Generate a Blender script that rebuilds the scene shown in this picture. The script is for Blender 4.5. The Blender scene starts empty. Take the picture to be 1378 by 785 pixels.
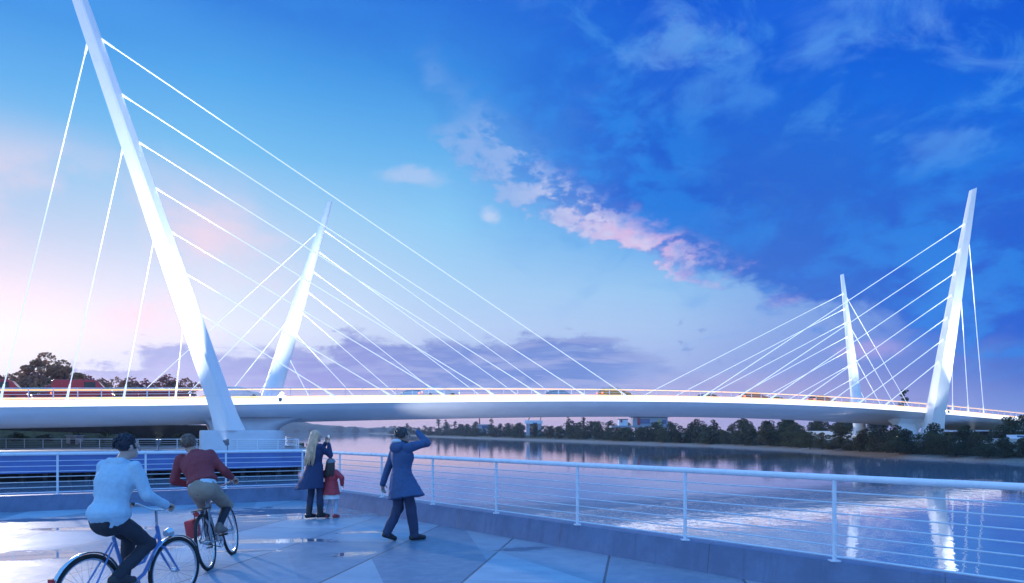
import bpy, bmesh, math, random
import numpy as np
from mathutils import Vector, Matrix, noise as mnoise

random.seed(7)
rng = np.random.default_rng(7)
C = bpy.context.scene.collection
scene = bpy.context.scene
R = math.radians

# ------------------------------------------------------------------ camera
cam_d = bpy.data.cameras.new('camera'); cam = bpy.data.objects.new('camera', cam_d); C.objects.link(cam)
F = 900.0                                    # focal length in photo pixels (1378 wide)
cam_d.sensor_width = 36.0; cam_d.lens = F/1378*36; cam_d.shift_y = 0.1368
cam_d.clip_start = 0.05; cam_d.clip_end = 9000
cam.location = (0, 0, 0); cam.rotation_euler = (R(90), 0, 0)
scene.camera = cam

# ------------------------------------------------------------------ colour management
vs = scene.view_settings
vs.view_transform = 'Standard'; vs.look = 'None'; vs.exposure = 0.0; vs.gamma = 1.0; vs.use_curve_mapping = False

# ------------------------------------------------------------------ sun
SUN_AZ, SUN_EL, SUN_STR = R(-41), R(11), 1.9
sd = bpy.data.lights.new('sun', 'SUN'); sun = bpy.data.objects.new('sun', sd); C.objects.link(sun)
sd.energy = SUN_STR; sd.angle = R(2.5); sd.color = (1.0, 0.90, 0.84)
sun_dir = Vector((math.sin(SUN_AZ)*math.cos(SUN_EL), math.cos(SUN_AZ)*math.cos(SUN_EL), math.sin(SUN_EL)))
sun.rotation_euler = sun_dir.to_track_quat('Z', 'Y').to_euler()

# ------------------------------------------------------------------ sky
def lin(c):
    return tuple(((v/255)/12.92 if v/255 <= .04045 else ((v/255+.055)/1.055)**2.4) for v in c)

world = bpy.data.worlds.new('World'); scene.world = world; world.use_nodes = True

class NT:
    """small helper for writing node graphs"""
    def __init__(s, tree): s.t = tree; s.n = tree.nodes; s.l = tree.links
    def put(s, sock, v):
        if isinstance(v, bpy.types.NodeSocket): s.l.new(v, sock)
        elif v is not None:
            if hasattr(sock.default_value, '__len__') and not hasattr(v, '__len__'):
                sock.default_value = [v]*len(sock.default_value)
            elif hasattr(sock.default_value, '__len__') and len(sock.default_value) == 4 and len(v) == 3:
                sock.default_value = (*v, 1)
            else: sock.default_value = v
    def m(s, op, a, b=None, c=None, clamp=False):
        n = s.n.new('ShaderNodeMath'); n.operation = op; n.use_clamp = clamp
        for i, v in enumerate((a, b, c)): s.put(n.inputs[i], v)
        return n.outputs[0]
    def vm(s, op, a, b=None, out=0):
        n = s.n.new('ShaderNodeVectorMath'); n.operation = op
        s.put(n.inputs[0], a)
        if b is not None: s.put(n.inputs[1], b)
        return n.outputs[out]
    def mapr(s, v, a, b, c=0.0, d=1.0, smooth=True):
        n = s.n.new('ShaderNodeMapRange'); n.interpolation_type = 'SMOOTHSTEP' if smooth else 'LINEAR'; n.clamp = True
        for i, x in enumerate((v, a, b, c, d)): s.put(n.inputs[i], x)
        return n.outputs[0]
    def mix(s, f, a, b, mode='MIX'):
        n = s.n.new('ShaderNodeMix'); n.data_type = 'RGBA'; n.blend_type = mode; n.clamp_factor = True
        s.put(n.inputs[0], f); s.put(n.inputs[6], a); s.put(n.inputs[7], b)
        return n.outputs[2]
    def noise(s, vec, scale, detail=4, rough=.5, dist=0.0, dim='3D'):
        n = s.n.new('ShaderNodeTexNoise'); n.noise_dimensions = dim
        s.put(n.inputs['Vector'], vec); s.put(n.inputs['Scale'], scale); s.put(n.inputs['Detail'], detail)
        s.put(n.inputs['Roughness'], rough); s.put(n.inputs['Distortion'], dist)
        return n.outputs[0]
    def ramp(s, f, stops, interp='LINEAR'):
        n = s.n.new('ShaderNodeValToRGB'); cr = n.color_ramp; cr.interpolation = interp
        while len(cr.elements) < len(stops): cr.elements.new(.5)
        for e, (p, c) in zip(cr.elements, stops):
            e.position = p; e.color = (*c, 1) if hasattr(c, '__len__') else (c, c, c, 1)
        s.put(n.inputs[0], f); return n.outputs[0]
    def comb(s, x, y, z):
        n = s.n.new('ShaderNodeCombineXYZ')
        for i, v in enumerate((x, y, z)): s.put(n.inputs[i], v)
        return n.outputs[0]
    def sep(s, v):
        n = s.n.new('ShaderNodeSeparateXYZ'); s.put(n.inputs[0], v); return n.outputs

def azel(px, y):
    a = math.atan((px-689)/F); return a, math.atan((581-y)/F*math.cos(a))

def build_sky():
    w = NT(world.node_tree); w.n.clear()
    out = w.n.new('ShaderNodeOutputWorld'); bg = w.n.new('ShaderNodeBackground'); w.l.new(bg.outputs[0], out.inputs[0])
    tc = w.n.new('ShaderNodeTexCoord'); d = tc.outputs['Generated']
    x, y, z = w.sep(d)
    az = w.m('ARCTAN2', x, y); el = w.m('ARCSINE', z)
    ELM = R(60); e01 = w.m('DIVIDE', w.m('MAXIMUM', el, 0.0), ELM)
    cols = {
     -400: [(581,(244,214,226)),(520,(240,232,246)),(440,(255,250,252)),(300,(214,216,242)),(150,(120,185,240)),(0,(70,150,232)),(-300,(40,112,224))],
     0:    [(581,(235,208,228)),(520,(226,228,246)),(440,(252,240,250)),(390,(246,230,246)),(300,(198,212,242)),(200,(145,200,242)),(100,(98,176,240)),(0,(66,150,232)),(-400,(30,100,222))],
     300:  [(581,(240,208,222)),(540,(238,212,228)),(500,(205,210,242)),(440,(230,234,250)),(390,(220,230,250)),(300,(186,214,246)),(200,(120,192,242)),(100,(80,166,237)),(0,(54,134,226)),(-500,(24,90,218))],
     600:  [(581,(240,204,216)),(540,(240,206,220)),(500,(184,195,237)),(440,(188,210,245)),(390,(175,211,246)),(300,(142,204,246)),(200,(98,175,238)),(100,(58,143,228)),(0,(40,116,220)),(-500,(18,84,214))],
     900:  [(581,(222,186,208)),(540,(214,186,216)),(500,(164,180,230)),(440,(166,196,238)),(390,(152,198,241)),(330,(110,175,238)),(280,(44,134,229)),(200,(18,112,223)),(100,(10,98,219)),(0,(6,86,213)),(-500,(10,72,205))],
     1378: [(581,(140,150,212)),(540,(104,134,212)),(500,(66,104,200)),(440,(54,102,208)),(390,(46,104,212)),(300,(22,108,221)),(200,(10,106,223)),(100,(6,99,220)),(0,(4,88,214)),(-500,(8,70,204))],
    }
    keys = sorted(cols); ZEN = (.14,.60,1.62)
    ramps, azs = [], []
    for k in keys:
        st = sorted([(azel(k, yy)[1]/ELM, lin(c)) for yy, c in cols[k]])
        st = [(max(0, min(1, p)), c) for p, c in st]; st[-1] = (1.0, ZEN)
        ramps.append(w.ramp(e01, st)); azs.append(azel(k, 0)[0])
    # behind the viewer: an even evening blue
    back = w.ramp(e01, [(0, (.58,.82,1.15)), (.2, (.50,.86,1.40)), (.45, (.27,.72,1.60)), (1, (.14,.60,1.62))])
    col = w.mix(w.mapr(az, R(-100), azs[0]), back, ramps[0])
    for i in range(len(keys)-1):
        col = w.mix(w.mapr(az, azs[i], azs[i+1], smooth=False), col, ramps[i+1])
    col = w.mix(w.mapr(az, azs[-1], R(95)), col, back)
    # cloud coordinates: direction stretched so that clouds lie flat
    p = w.comb(w.m('MULTIPLY', az, 1.0), w.m('MULTIPLY', el, 1.7), 0.0)
    nA = w.noise(p, 6.0, 8, .58, .4); nB = w.noise(w.vm('ADD', p, (3.1, 7.7, 0)), 13.0, 7, .6, .3)
    nC = w.noise(w.vm('ADD', p, (9.1, 1.7, 0)), 3.2, 6, .55, .2); nD = w.noise(w.vm('ADD', p, (5.5, 2.2, 0)), 34.0, 5, .6)
    cA = w.m('SUBTRACT', nA, .5); cB = w.m('SUBTRACT', nB, .5); cC = w.m('SUBTRACT', nC, .5); cD = w.m('SUBTRACT', nD, .5)
    az01 = w.mapr(az, R(-45), R(45), smooth=False)
    az01w = w.mapr(w.m('ADD', az, w.m('MULTIPLY', cB, .16)), R(-45), R(45), smooth=False)
    def edge(pts, warp=False):
        st = []
        for px, yy in pts:
            a, e = azel(px, yy); st.append(((a+R(45))/R(90), e/R(45)))
        r = w.ramp(az01w if warp else az01, sorted(st), 'B_SPLINE' if warp else 'LINEAR')
        return w.m('MULTIPLY', r, R(45))
    azw = w.m('ADD', az, w.m('MULTIPLY', cA, .35))
    def win(px0, px1, px2, px3):
        return w.m('MULTIPLY', w.mapr(azw, azel(px0,0)[0], azel(px1,0)[0]), w.mapr(azw, azel(px2,0)[0], azel(px3,0)[0], 1, 0))
    # faint pink veils in the left sky
    v = w.m('MULTIPLY', w.mapr(nC, .42, .60), win(-900, -500, 180, 420))
    v = w.m('MULTIPLY', v, w.mapr(el, R(5), R(9))); v = w.m('MULTIPLY', v, w.mapr(el, R(14), R(22), 1, 0))
    col = w.mix(w.m('MULTIPLY', v, .95), col, lin((253,220,236)))
    # thin high wisps in the upper right
    wn = w.noise(w.vm('ADD', p, (1.5, 4.2, 0)), 5.0, 8, .62, .8)
    v = w.m('MULTIPLY', w.mapr(wn, .5, .74), w.mapr(az, azel(560,0)[0], azel(860,0)[0]))
    v = w.m('MULTIPLY', v, w.mapr(el, R(9), R(17)))
    col = w.mix(w.m('MULTIPLY', v, .55), col, lin((112,172,240)))
    for (px, yy, rx, ry, cc, kk) in ((905,72,.07,.032,(130,184,242),.5),(1265,193,.055,.03,(110,172,240),.5),(960,120,.09,.045,(85,155,236),.55),(1105,60,.04,.025,(85,150,236),.5),(560,238,.06,.014,(190,205,242),.55),(658,291,.018,.013,(196,212,245),.8),(1160,468,.05,.014,(175,160,225),.7),(1060,402,.03,.010,(178,172,226),.7),(970,290,.02,.02,(110,150,228),.6)):
        a0, e0 = azel(px, yy)
        da = w.m('DIVIDE', w.m('SUBTRACT', az, a0), rx); de = w.m('DIVIDE', w.m('SUBTRACT', el, e0), ry)
        q = w.m('SQRT', w.m('ADD', w.m('MULTIPLY', da, da), w.m('MULTIPLY', de, de)))
        q = w.m('ADD', q, w.m('MULTIPLY', cB, -3.2)); q = w.m('ADD', q, w.m('MULTIPLY', cA, -1.6))
        col = w.mix(w.m('MULTIPLY', w.mapr(q, .15, 1.15, 1, 0), kk), col, lin(cc))
    wq = w.noise(w.vm('ADD', p, (8.5, 1.2, 0)), 8.0, 9, .66, 1.1)
    v = w.m('MULTIPLY', w.mapr(wq, .48, .72), w.m('MULTIPLY', w.mapr(azw, azel(560,0)[0], azel(800,0)[0]), w.mapr(el, R(8), R(14))))
    col = w.mix(w.m('MULTIPLY', v, .36), col, lin((78,160,236)))
    # great blue cloud of the right half, its lit edge running down to the right
    eb = edge([(-300,-250),(540,120),(585,185),(612,232),(660,262),(715,292),(790,326),(860,350),(900,362),(965,388),(1060,418),(1150,446),(1250,470),(1500,505)])
    dd = w.m('SUBTRACT', el, eb)
    dn = w.m('ADD', dd, w.m('ADD', w.m('MULTIPLY', cA, .10), w.m('ADD', w.m('MULTIPLY', cB, .10), w.m('MULTIPLY', cD, .035))))
    body = w.m('MULTIPLY', w.mapr(dn, .0, .035), w.mapr(dd, .14, .34, 1, 0))
    body = w.m('MULTIPLY', body, w.mapr(azw, azel(590,0)[0], azel(900,0)[0], .12, 1.0))
    bodycol = w.mix(w.mapr(w.m('ADD', nB, w.m('MULTIPLY', cA, .9)), .40, .62), lin((24,92,208)), lin((34,126,226)))
    bodycol = w.mix(w.m('MULTIPLY', win(820,1020,1060,1300), w.mapr(nA, .42, .6, 1, .3)), bodycol, lin((36,98,206)))
    col = w.mix(w.m('MULTIPLY', body, .88), col, bodycol)
    col = w.mix(w.m('MULTIPLY', w.m('MULTIPLY', w.mapr(wq, .52, .74), w.mapr(azw, azel(650,0)[0], azel(900,0)[0])), .26), col, lin((70,150,232)))
    rim = w.m('MULTIPLY', w.mapr(dn, .002, .016), w.mapr(dn, w.mapr(az, azel(640,0)[0], azel(820,0)[0], .06, .03), w.mapr(az, azel(640,0)[0], azel(820,0)[0], .14, .085), 1, 0))
    rim = w.m('MULTIPLY', rim, win(575, 660, 880, 1010))
    rimcol = w.mix(w.mapr(az, azel(690,0)[0], azel(900,0)[0]), lin((156,184,236)), lin((226,190,230)))
    rimcol = w.mix(w.m('MULTIPLY', w.mapr(nD, .4, .65), w.mapr(az, azel(650,0)[0], azel(800,0)[0], .1, .6)), rimcol, lin((205,214,246)))
    clump = w.mapr(w.m('ADD', w.m('ADD', nB, w.m('MULTIPLY', cD, .7)), w.m('MULTIPLY', cC, .9)), .36, .55, .08, 1.0)
    rim = w.m('MULTIPLY', w.m('MULTIPLY', rim, clump), w.mapr(az, azel(640,0)[0], azel(740,0)[0], .6, 1.0))
    col = w.mix(rim, col, rimcol)
    # lavender bank low over the horizon
    et = edge([(-500,560),(-40,545),(60,520),(130,474),(230,458),(300,462),(360,480),(430,470),(478,436),(520,452),(600,456),(690,458),(735,446),(780,436),(830,450),(870,466),(920,490),(980,508),(1040,514),(1110,510),(1230,524),(1450,560)], True)
    bt = w.m('ADD', w.m('SUBTRACT', et, el), w.m('ADD', w.m('ADD', w.m('MULTIPLY', cB, .075), w.m('MULTIPLY', cA, .05)), w.m('MULTIPLY', cD, .030)))
    ps = w.comb(w.m('MULTIPLY', az, 1.2), w.m('MULTIPLY', el, 9.0), 3.0); nS = w.noise(ps, 7.0, 7, .62, .5)
    bt = w.m('ADD', bt, w.m('MULTIPLY', w.m('SUBTRACT', nS, .5), .05))
    bank = w.m('MULTIPLY', w.mapr(bt, -.002, .020), w.mapr(el, R(2.5), R(3.9), 0, 1))
    bc = w.ramp(az01, [((azel(p0,0)[0]+R(45))/R(90), lin(c)) for p0, c in ((0,(214,206,238)),(200,(190,186,232)),(420,(152,152,220)),(620,(116,142,214)),(780,(104,136,210)),(900,(130,158,222)),(1000,(120,146,216)),(1250,(70,100,190)))])
    bc = w.mix(w.mapr(nS, .45, .62, 0, .6), bc, lin((176,184,230)))
    bc = w.mix(w.mapr(bt, .0, .05, .5, 0), bc, lin((120,138,206)))
    col = w.mix(w.m('MULTIPLY', bank, w.m('MULTIPLY', w.mapr(nS, .25, .5, .62, .95), w.mapr(azw, azel(790,0)[0], azel(930,0)[0], 1.0, .45))), col, bc)
    # scraps of small cloud right of the bank
    sc = w.m('MULTIPLY', w.mapr(nD, .58, .66), win(850, 900, 1060, 1130))
    sc = w.m('MULTIPLY', sc, w.m('MULTIPLY', w.mapr(el, R(5.0), R(6.0)), w.mapr(el, R(8.5), R(10), 1, 0)))
    col = w.mix(w.m('MULTIPLY', sc, .5), col, lin((120,148,214)))
    # physical sky underneath, weak at this late hour
    ns = w.n.new('ShaderNodeTexSky'); ns.sky_type = 'NISHITA'; ns.sun_disc = False
    ns.sun_elevation = SUN_EL; ns.sun_rotation = SUN_AZ
    col = w.mix(1.0, col, w.mix(1.0, ns.outputs[0], (.0015, .0015, .0015), 'MULTIPLY'), 'ADD')
    col = w.mix(1.0, col, w.mapr(el, R(1), R(16), w.mapr(az, R(-34), R(-6), 1.22, 1.06), 1.0), 'MULTIPLY')
    w.put(bg.inputs[0], col); bg.inputs[1].default_value = 1.0
build_sky()

# ------------------------------------------------------------------ materials
MATS = {}
def mat(name, col, rough=.6, metal=0.0, var=.12, scale=6.0, bump=0.0, bscale=None, spec=.5, emit=None, estr=0.0, stretch=None):
    if name in MATS: return MATS[name]
    m = bpy.data.materials.new(name); m.use_nodes = True; MATS[name] = m
    g = NT(m.node_tree); b = g.n['Principled BSDF']
    tc = g.n.new('ShaderNodeTexCoord'); v = tc.outputs['Object']
    if stretch: v = g.vm('MULTIPLY', v, stretch)
    n = g.noise(v, scale, 5, .6)
    lo = tuple(max(0, c*(1-var)) for c in col); hi = tuple(min(1, c*(1+var)) for c in col)
    g.put(b.inputs['Base Color'], g.mix(g.mapr(n, .3, .7), lo, hi))
    g.put(b.inputs['Roughness'], g.mapr(n, .3, .7, max(.02, rough-.06), min(1, rough+.06)))
    b.inputs['Metallic'].default_value = metal; b.inputs['Specular IOR Level'].default_value = spec
    if bump:
        bn = g.n.new('ShaderNodeBump'); bn.inputs['Strength'].default_value = bump; bn.inputs['Distance'].default_value = .02
        g.put(bn.inputs['Height'], g.noise(v, bscale or scale*4, 4, .6)); g.l.new(bn.outputs[0], b.inputs['Normal'])
    if emit:
        b.inputs['Emission Color'].default_value = (*emit, 1); b.inputs['Emission Strength'].default_value = estr
    return m

# ------------------------------------------------------------------ mesh helpers
class MB:
    def __init__(s): s.v = []; s.f = []
    def add(s, vs, fs):
        o = len(s.v); s.v += [tuple(p) for p in vs]; s.f += [tuple(i+o for i in q) for q in fs]; return s
    def box(s, c, size, M=None, taper=1.0):
        hx, hy, hz = size[0]/2, size[1]/2, size[2]/2
        vs = [Vector((sx*hx*(taper if sz > 0 else 1), sy*hy*(taper if sz > 0 else 1), sz*hz)) for sz in (-1,1) for sy in (-1,1) for sx in (-1,1)]
        if M is not None: vs = [M @ p for p in vs]
        c = Vector(c); vs = [p+c for p in vs]
        return s.add(vs, [(0,2,3,1),(4,5,7,6),(0,1,5,4),(2,6,7,3),(0,4,6,2),(1,3,7,5)])
    def tube(s, pts, r, n=8, cap=True, flat=1.0):
        pts = [Vector(p) for p in pts]; N = len(pts)
        rs = r if hasattr(r, '__len__') else [r]*N
        t0 = (pts[1]-pts[0]).normalized(); up = Vector((0,0,1)) if abs(t0.z) < .9 else Vector((1,0,0))
        u = t0.cross(up).normalized(); vs = []
        for i, p in enumerate(pts):
            t = (pts[min(i+1,N-1)]-pts[max(i-1,0)]).normalized()
            u = (u - t*u.dot(t)).normalized(); w = t.cross(u)
            for k in range(n):
                a = 2*math.pi*k/n; vs.append(p + u*math.cos(a)*rs[i] + w*math.sin(a)*rs[i]*flat)
        fs = [(i*n+k, i*n+(k+1)%n, (i+1)*n+(k+1)%n, (i+1)*n+k) for i in range(N-1) for k in range(n)]
        if cap: fs += [tuple(range(n-1,-1,-1)), tuple((N-1)*n+k for k in range(n))]
        return s.add(vs, fs)
    def ring(s, c, axis, Rr, r, n=40, k=8):
        c = Vector(c); axis = Vector(axis).normalized(); u = axis.orthogonal().normalized(); w = axis.cross(u); vs = []
        for i in range(n):
            a = 2*math.pi*i/n; d = u*math.cos(a)+w*math.sin(a)
            for j in range(k):
                b = 2*math.pi*j/k; vs.append(c + d*(Rr+r*math.cos(b)) + axis*r*math.sin(b))
        return s.add(vs, [(i*k+j, ((i+1)%n)*k+j, ((i+1)%n)*k+(j+1)%k, i*k+(j+1)%k) for i in range(n) for j in range(k)])
    def ell(s, c, rad, M=None, nu=14, nv=9):
        c = Vector(c); vs = []
        for j in range(nv+1):
            t = math.pi*j/nv
            for i in range(nu):
                a = 2*math.pi*i/nu
                p = Vector((rad[0]*math.sin(t)*math.cos(a), rad[1]*math.sin(t)*math.sin(a), rad[2]*math.cos(t)))
                vs.append(c + (M @ p if M is not None else p))
        return s.add(vs, [(j*nu+i, j*nu+(i+1)%nu, (j+1)*nu+(i+1)%nu, (j+1)*nu+i) for j in range(nv) for i in range(nu)])
    def prism(s, poly, z0, z1):
        n = len(poly)
        zz0 = z0 if hasattr(z0, '__len__') else [z0]*n; zz1 = z1 if hasattr(z1, '__len__') else [z1]*n
        vs = [(p[0],p[1],zz0[i]) for i, p in enumerate(poly)] + [(p[0],p[1],zz1[i]) for i, p in enumerate(poly)]
        return s.add(vs, [tuple(range(n-1,-1,-1)), tuple(range(n,2*n))] + [(i,(i+1)%n,n+(i+1)%n,n+i) for i in range(n)])
    def loft(s, rings, cap=True):
        n = len(rings[0]); vs = [p for r in rings for p in r]
        fs = [(i*n+k, i*n+(k+1)%n, (i+1)*n+(k+1)%n, (i+1)*n+k) for i in range(len(rings)-1) for k in range(n)]
        if cap: fs += [tuple(range(n-1,-1,-1)), tuple((len(rings)-1)*n+k for k in range(n))]
        return s.add(vs, fs)
    def mesh(s, name, m, smooth=False, bevel=0.0, weld=False):
        me = bpy.data.meshes.new(name); me.from_pydata(s.v, [], s.f); me.validate()
        bm = bmesh.new(); bm.from_mesh(me)
        if weld: bmesh.ops.remove_doubles(bm, verts=bm.verts, dist=1e-4)
        if bevel: bmesh.ops.bevel(bm, geom=[e for e in bm.edges if e.is_manifold and e.calc_face_angle(0) > .5], offset=bevel, segments=2, affect='EDGES', profile=.6)
        bmesh.ops.recalc_face_normals(bm, faces=bm.faces)
        if smooth:
            for f in bm.faces: f.smooth = True
            for e in bm.edges:
                if e.is_manifold and e.calc_face_angle(0) > R(40): e.smooth = False
        bm.to_mesh(me); bm.free(); me.materials.append(m); return me
    def build(s, name, m, parent=None, smooth=False, bevel=0.0, loc=None, weld=False):
        o = bpy.data.objects.new(name, s.mesh(name, m, smooth, bevel, weld)); C.objects.link(o)
        if parent is not None: o.parent = parent
        if loc is not None: o.location = loc
        return o

def tag(o, label=None, cat=None, group=None, kind=None):
    if label: o['label'] = label
    if cat: o['category'] = cat
    if group: o['group'] = group
    if kind: o['kind'] = kind
    return o
def empty(name, loc, label, cat, group=None, rz=0.0):
    o = bpy.data.objects.new(name, None); C.objects.link(o); o.location = loc; o.rotation_euler = (0,0,rz)
    o.empty_display_size = .2
    return tag(o, label, cat, group)
def link_mesh(name, me, parent=None, loc=(0,0,0), rot=(0,0,0), scale=(1,1,1)):
    o = bpy.data.objects.new(name, me); C.objects.link(o); o.parent = parent
    o.location = loc; o.rotation_euler = rot; o.scale = scale; return o
KIDS = {}
def copy_tree(o, loc=None, rz=None, scale=None, label=None, group=None, parent=None):
    c = o.copy(); C.objects.link(c)
    if parent is not None: c.parent = parent
    if loc is not None: c.location = loc
    if rz is not None: c.rotation_euler = (0,0,rz)
    if scale is not None: c.scale = scale if hasattr(scale, '__len__') else (scale,)*3
    if label: c['label'] = label
    if group: c['group'] = group
    for ch in o.children: copy_tree(ch, parent=c)
    return c
ORD = ['first','second','third','fourth','fifth','sixth','seventh','eighth','ninth','tenth','eleventh','twelfth','thirteenth','fourteenth','fifteenth','sixteenth','seventeenth','eighteenth','nineteenth']
TENS = {2:'twenty',3:'thirty',4:'forty',5:'fifty',6:'sixty',7:'seventy',8:'eighty',9:'ninety'}
def ordinal(n):
    if n < 20: return ORD[n-1]
    if n >= 100: return 'hundredth' if n == 100 else 'hundred and ' + ordinal(n-100)
    t, u = divmod(n, 10)
    return TENS[t][:-1]+'ieth' if u == 0 else TENS[t]+'-'+ORD[u-1]

# ================================================================== the setting
GZ, WZ = -1.68, -3.8            # plaza level and water level below the eye
def G(px, y, z=GZ):             # where a sight line meets a level plane
    Y = F*(-z)/(y-581); return Vector(((px-689)/F*Y, Y, z))

# --- ground sheet and water
gm = mat('river bed silt', (.10,.085,.065), .9, scale=.05)
tag(MB().box((0,1250,-8.05),(5400,3000,.1)).build('ground', gm), 'dark silt ground under the river', kind='structure')

def water_material():
    m = bpy.data.materials.new('river water'); m.use_nodes = True; g = NT(m.node_tree); b = g.n['Principled BSDF']
    geo = g.n.new('ShaderNodeNewGeometry'); p = geo.outputs['Position']; x, y, z = g.sep(p)
    dist = g.vm('LENGTH', p, out=1)
    b.inputs['Base Color'].default_value = (.20,.25,.33,1); b.inputs['IOR'].default_value = 2.1
    b.inputs['Specular IOR Level'].default_value = .9
    b.inputs['Roughness'].default_value = .03
    n1 = g.noise(g.vm('MULTIPLY', p, (1.0,1.0,1)), .8, 3, .5); n2 = g.noise(p, 3.2, 3, .55); n3 = g.noise(p, .16, 3, .5)
    # a drifting band of wind-ruffled water
    ax, ay, bx, by = 4.0, 30.0, 34.0, 50.5
    L = math.hypot(bx-ax, by-ay); ux, uy = (bx-ax)/L, (by-ay)/L
    s = g.m('ADD', g.m('MULTIPLY', g.m('SUBTRACT', x, ax), ux), g.m('MULTIPLY', g.m('SUBTRACT', y, ay), uy))
    t = g.m('ADD', g.m('MULTIPLY', g.m('SUBTRACT', x, ax), -uy), g.m('MULTIPLY', g.m('SUBTRACT', y, ay), ux))
    tt = g.m('ADD', g.m('ABSOLUTE', t), g.m('MULTIPLY', g.m('SUBTRACT', g.noise(p, .35, 5, .65), .5), 6.0))
    band = g.m('MULTIPLY', g.mapr(tt, .3, 2.4, 1, 0), g.m('MULTIPLY', g.mapr(s, -9, 0), g.mapr(s, L-4, L+6, 1, 0)))
    h = g.m('ADD', g.m('MULTIPLY', n1, .55), g.m('ADD', g.m('MULTIPLY', n2, .16), g.m('MULTIPLY', n3, .5)))
    h = g.m('ADD', h, g.m('MULTIPLY', g.m('MULTIPLY', band, g.mapr(g.noise(p, 3.6, 5, .65), .46, .62)), .9))
    bn = g.n.new('ShaderNodeBump'); bn.inputs['Distance'].default_value = .05
    g.put(bn.inputs['Strength'], g.m('MULTIPLY', g.mapr(dist, 20, 420, 1.0, .3, smooth=False), .26))
    g.put(bn.inputs['Height'], h); g.l.new(bn.outputs[0], b.inputs['Normal'])
    return m
tag(MB().add([(-2600,-200,WZ),(2600,-200,WZ),(2600,2700,WZ),(-2600,2700,WZ)], [(0,1,2,3)]).build('water', water_material()),
    'calm river reflecting the evening sky', kind='structure')

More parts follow.
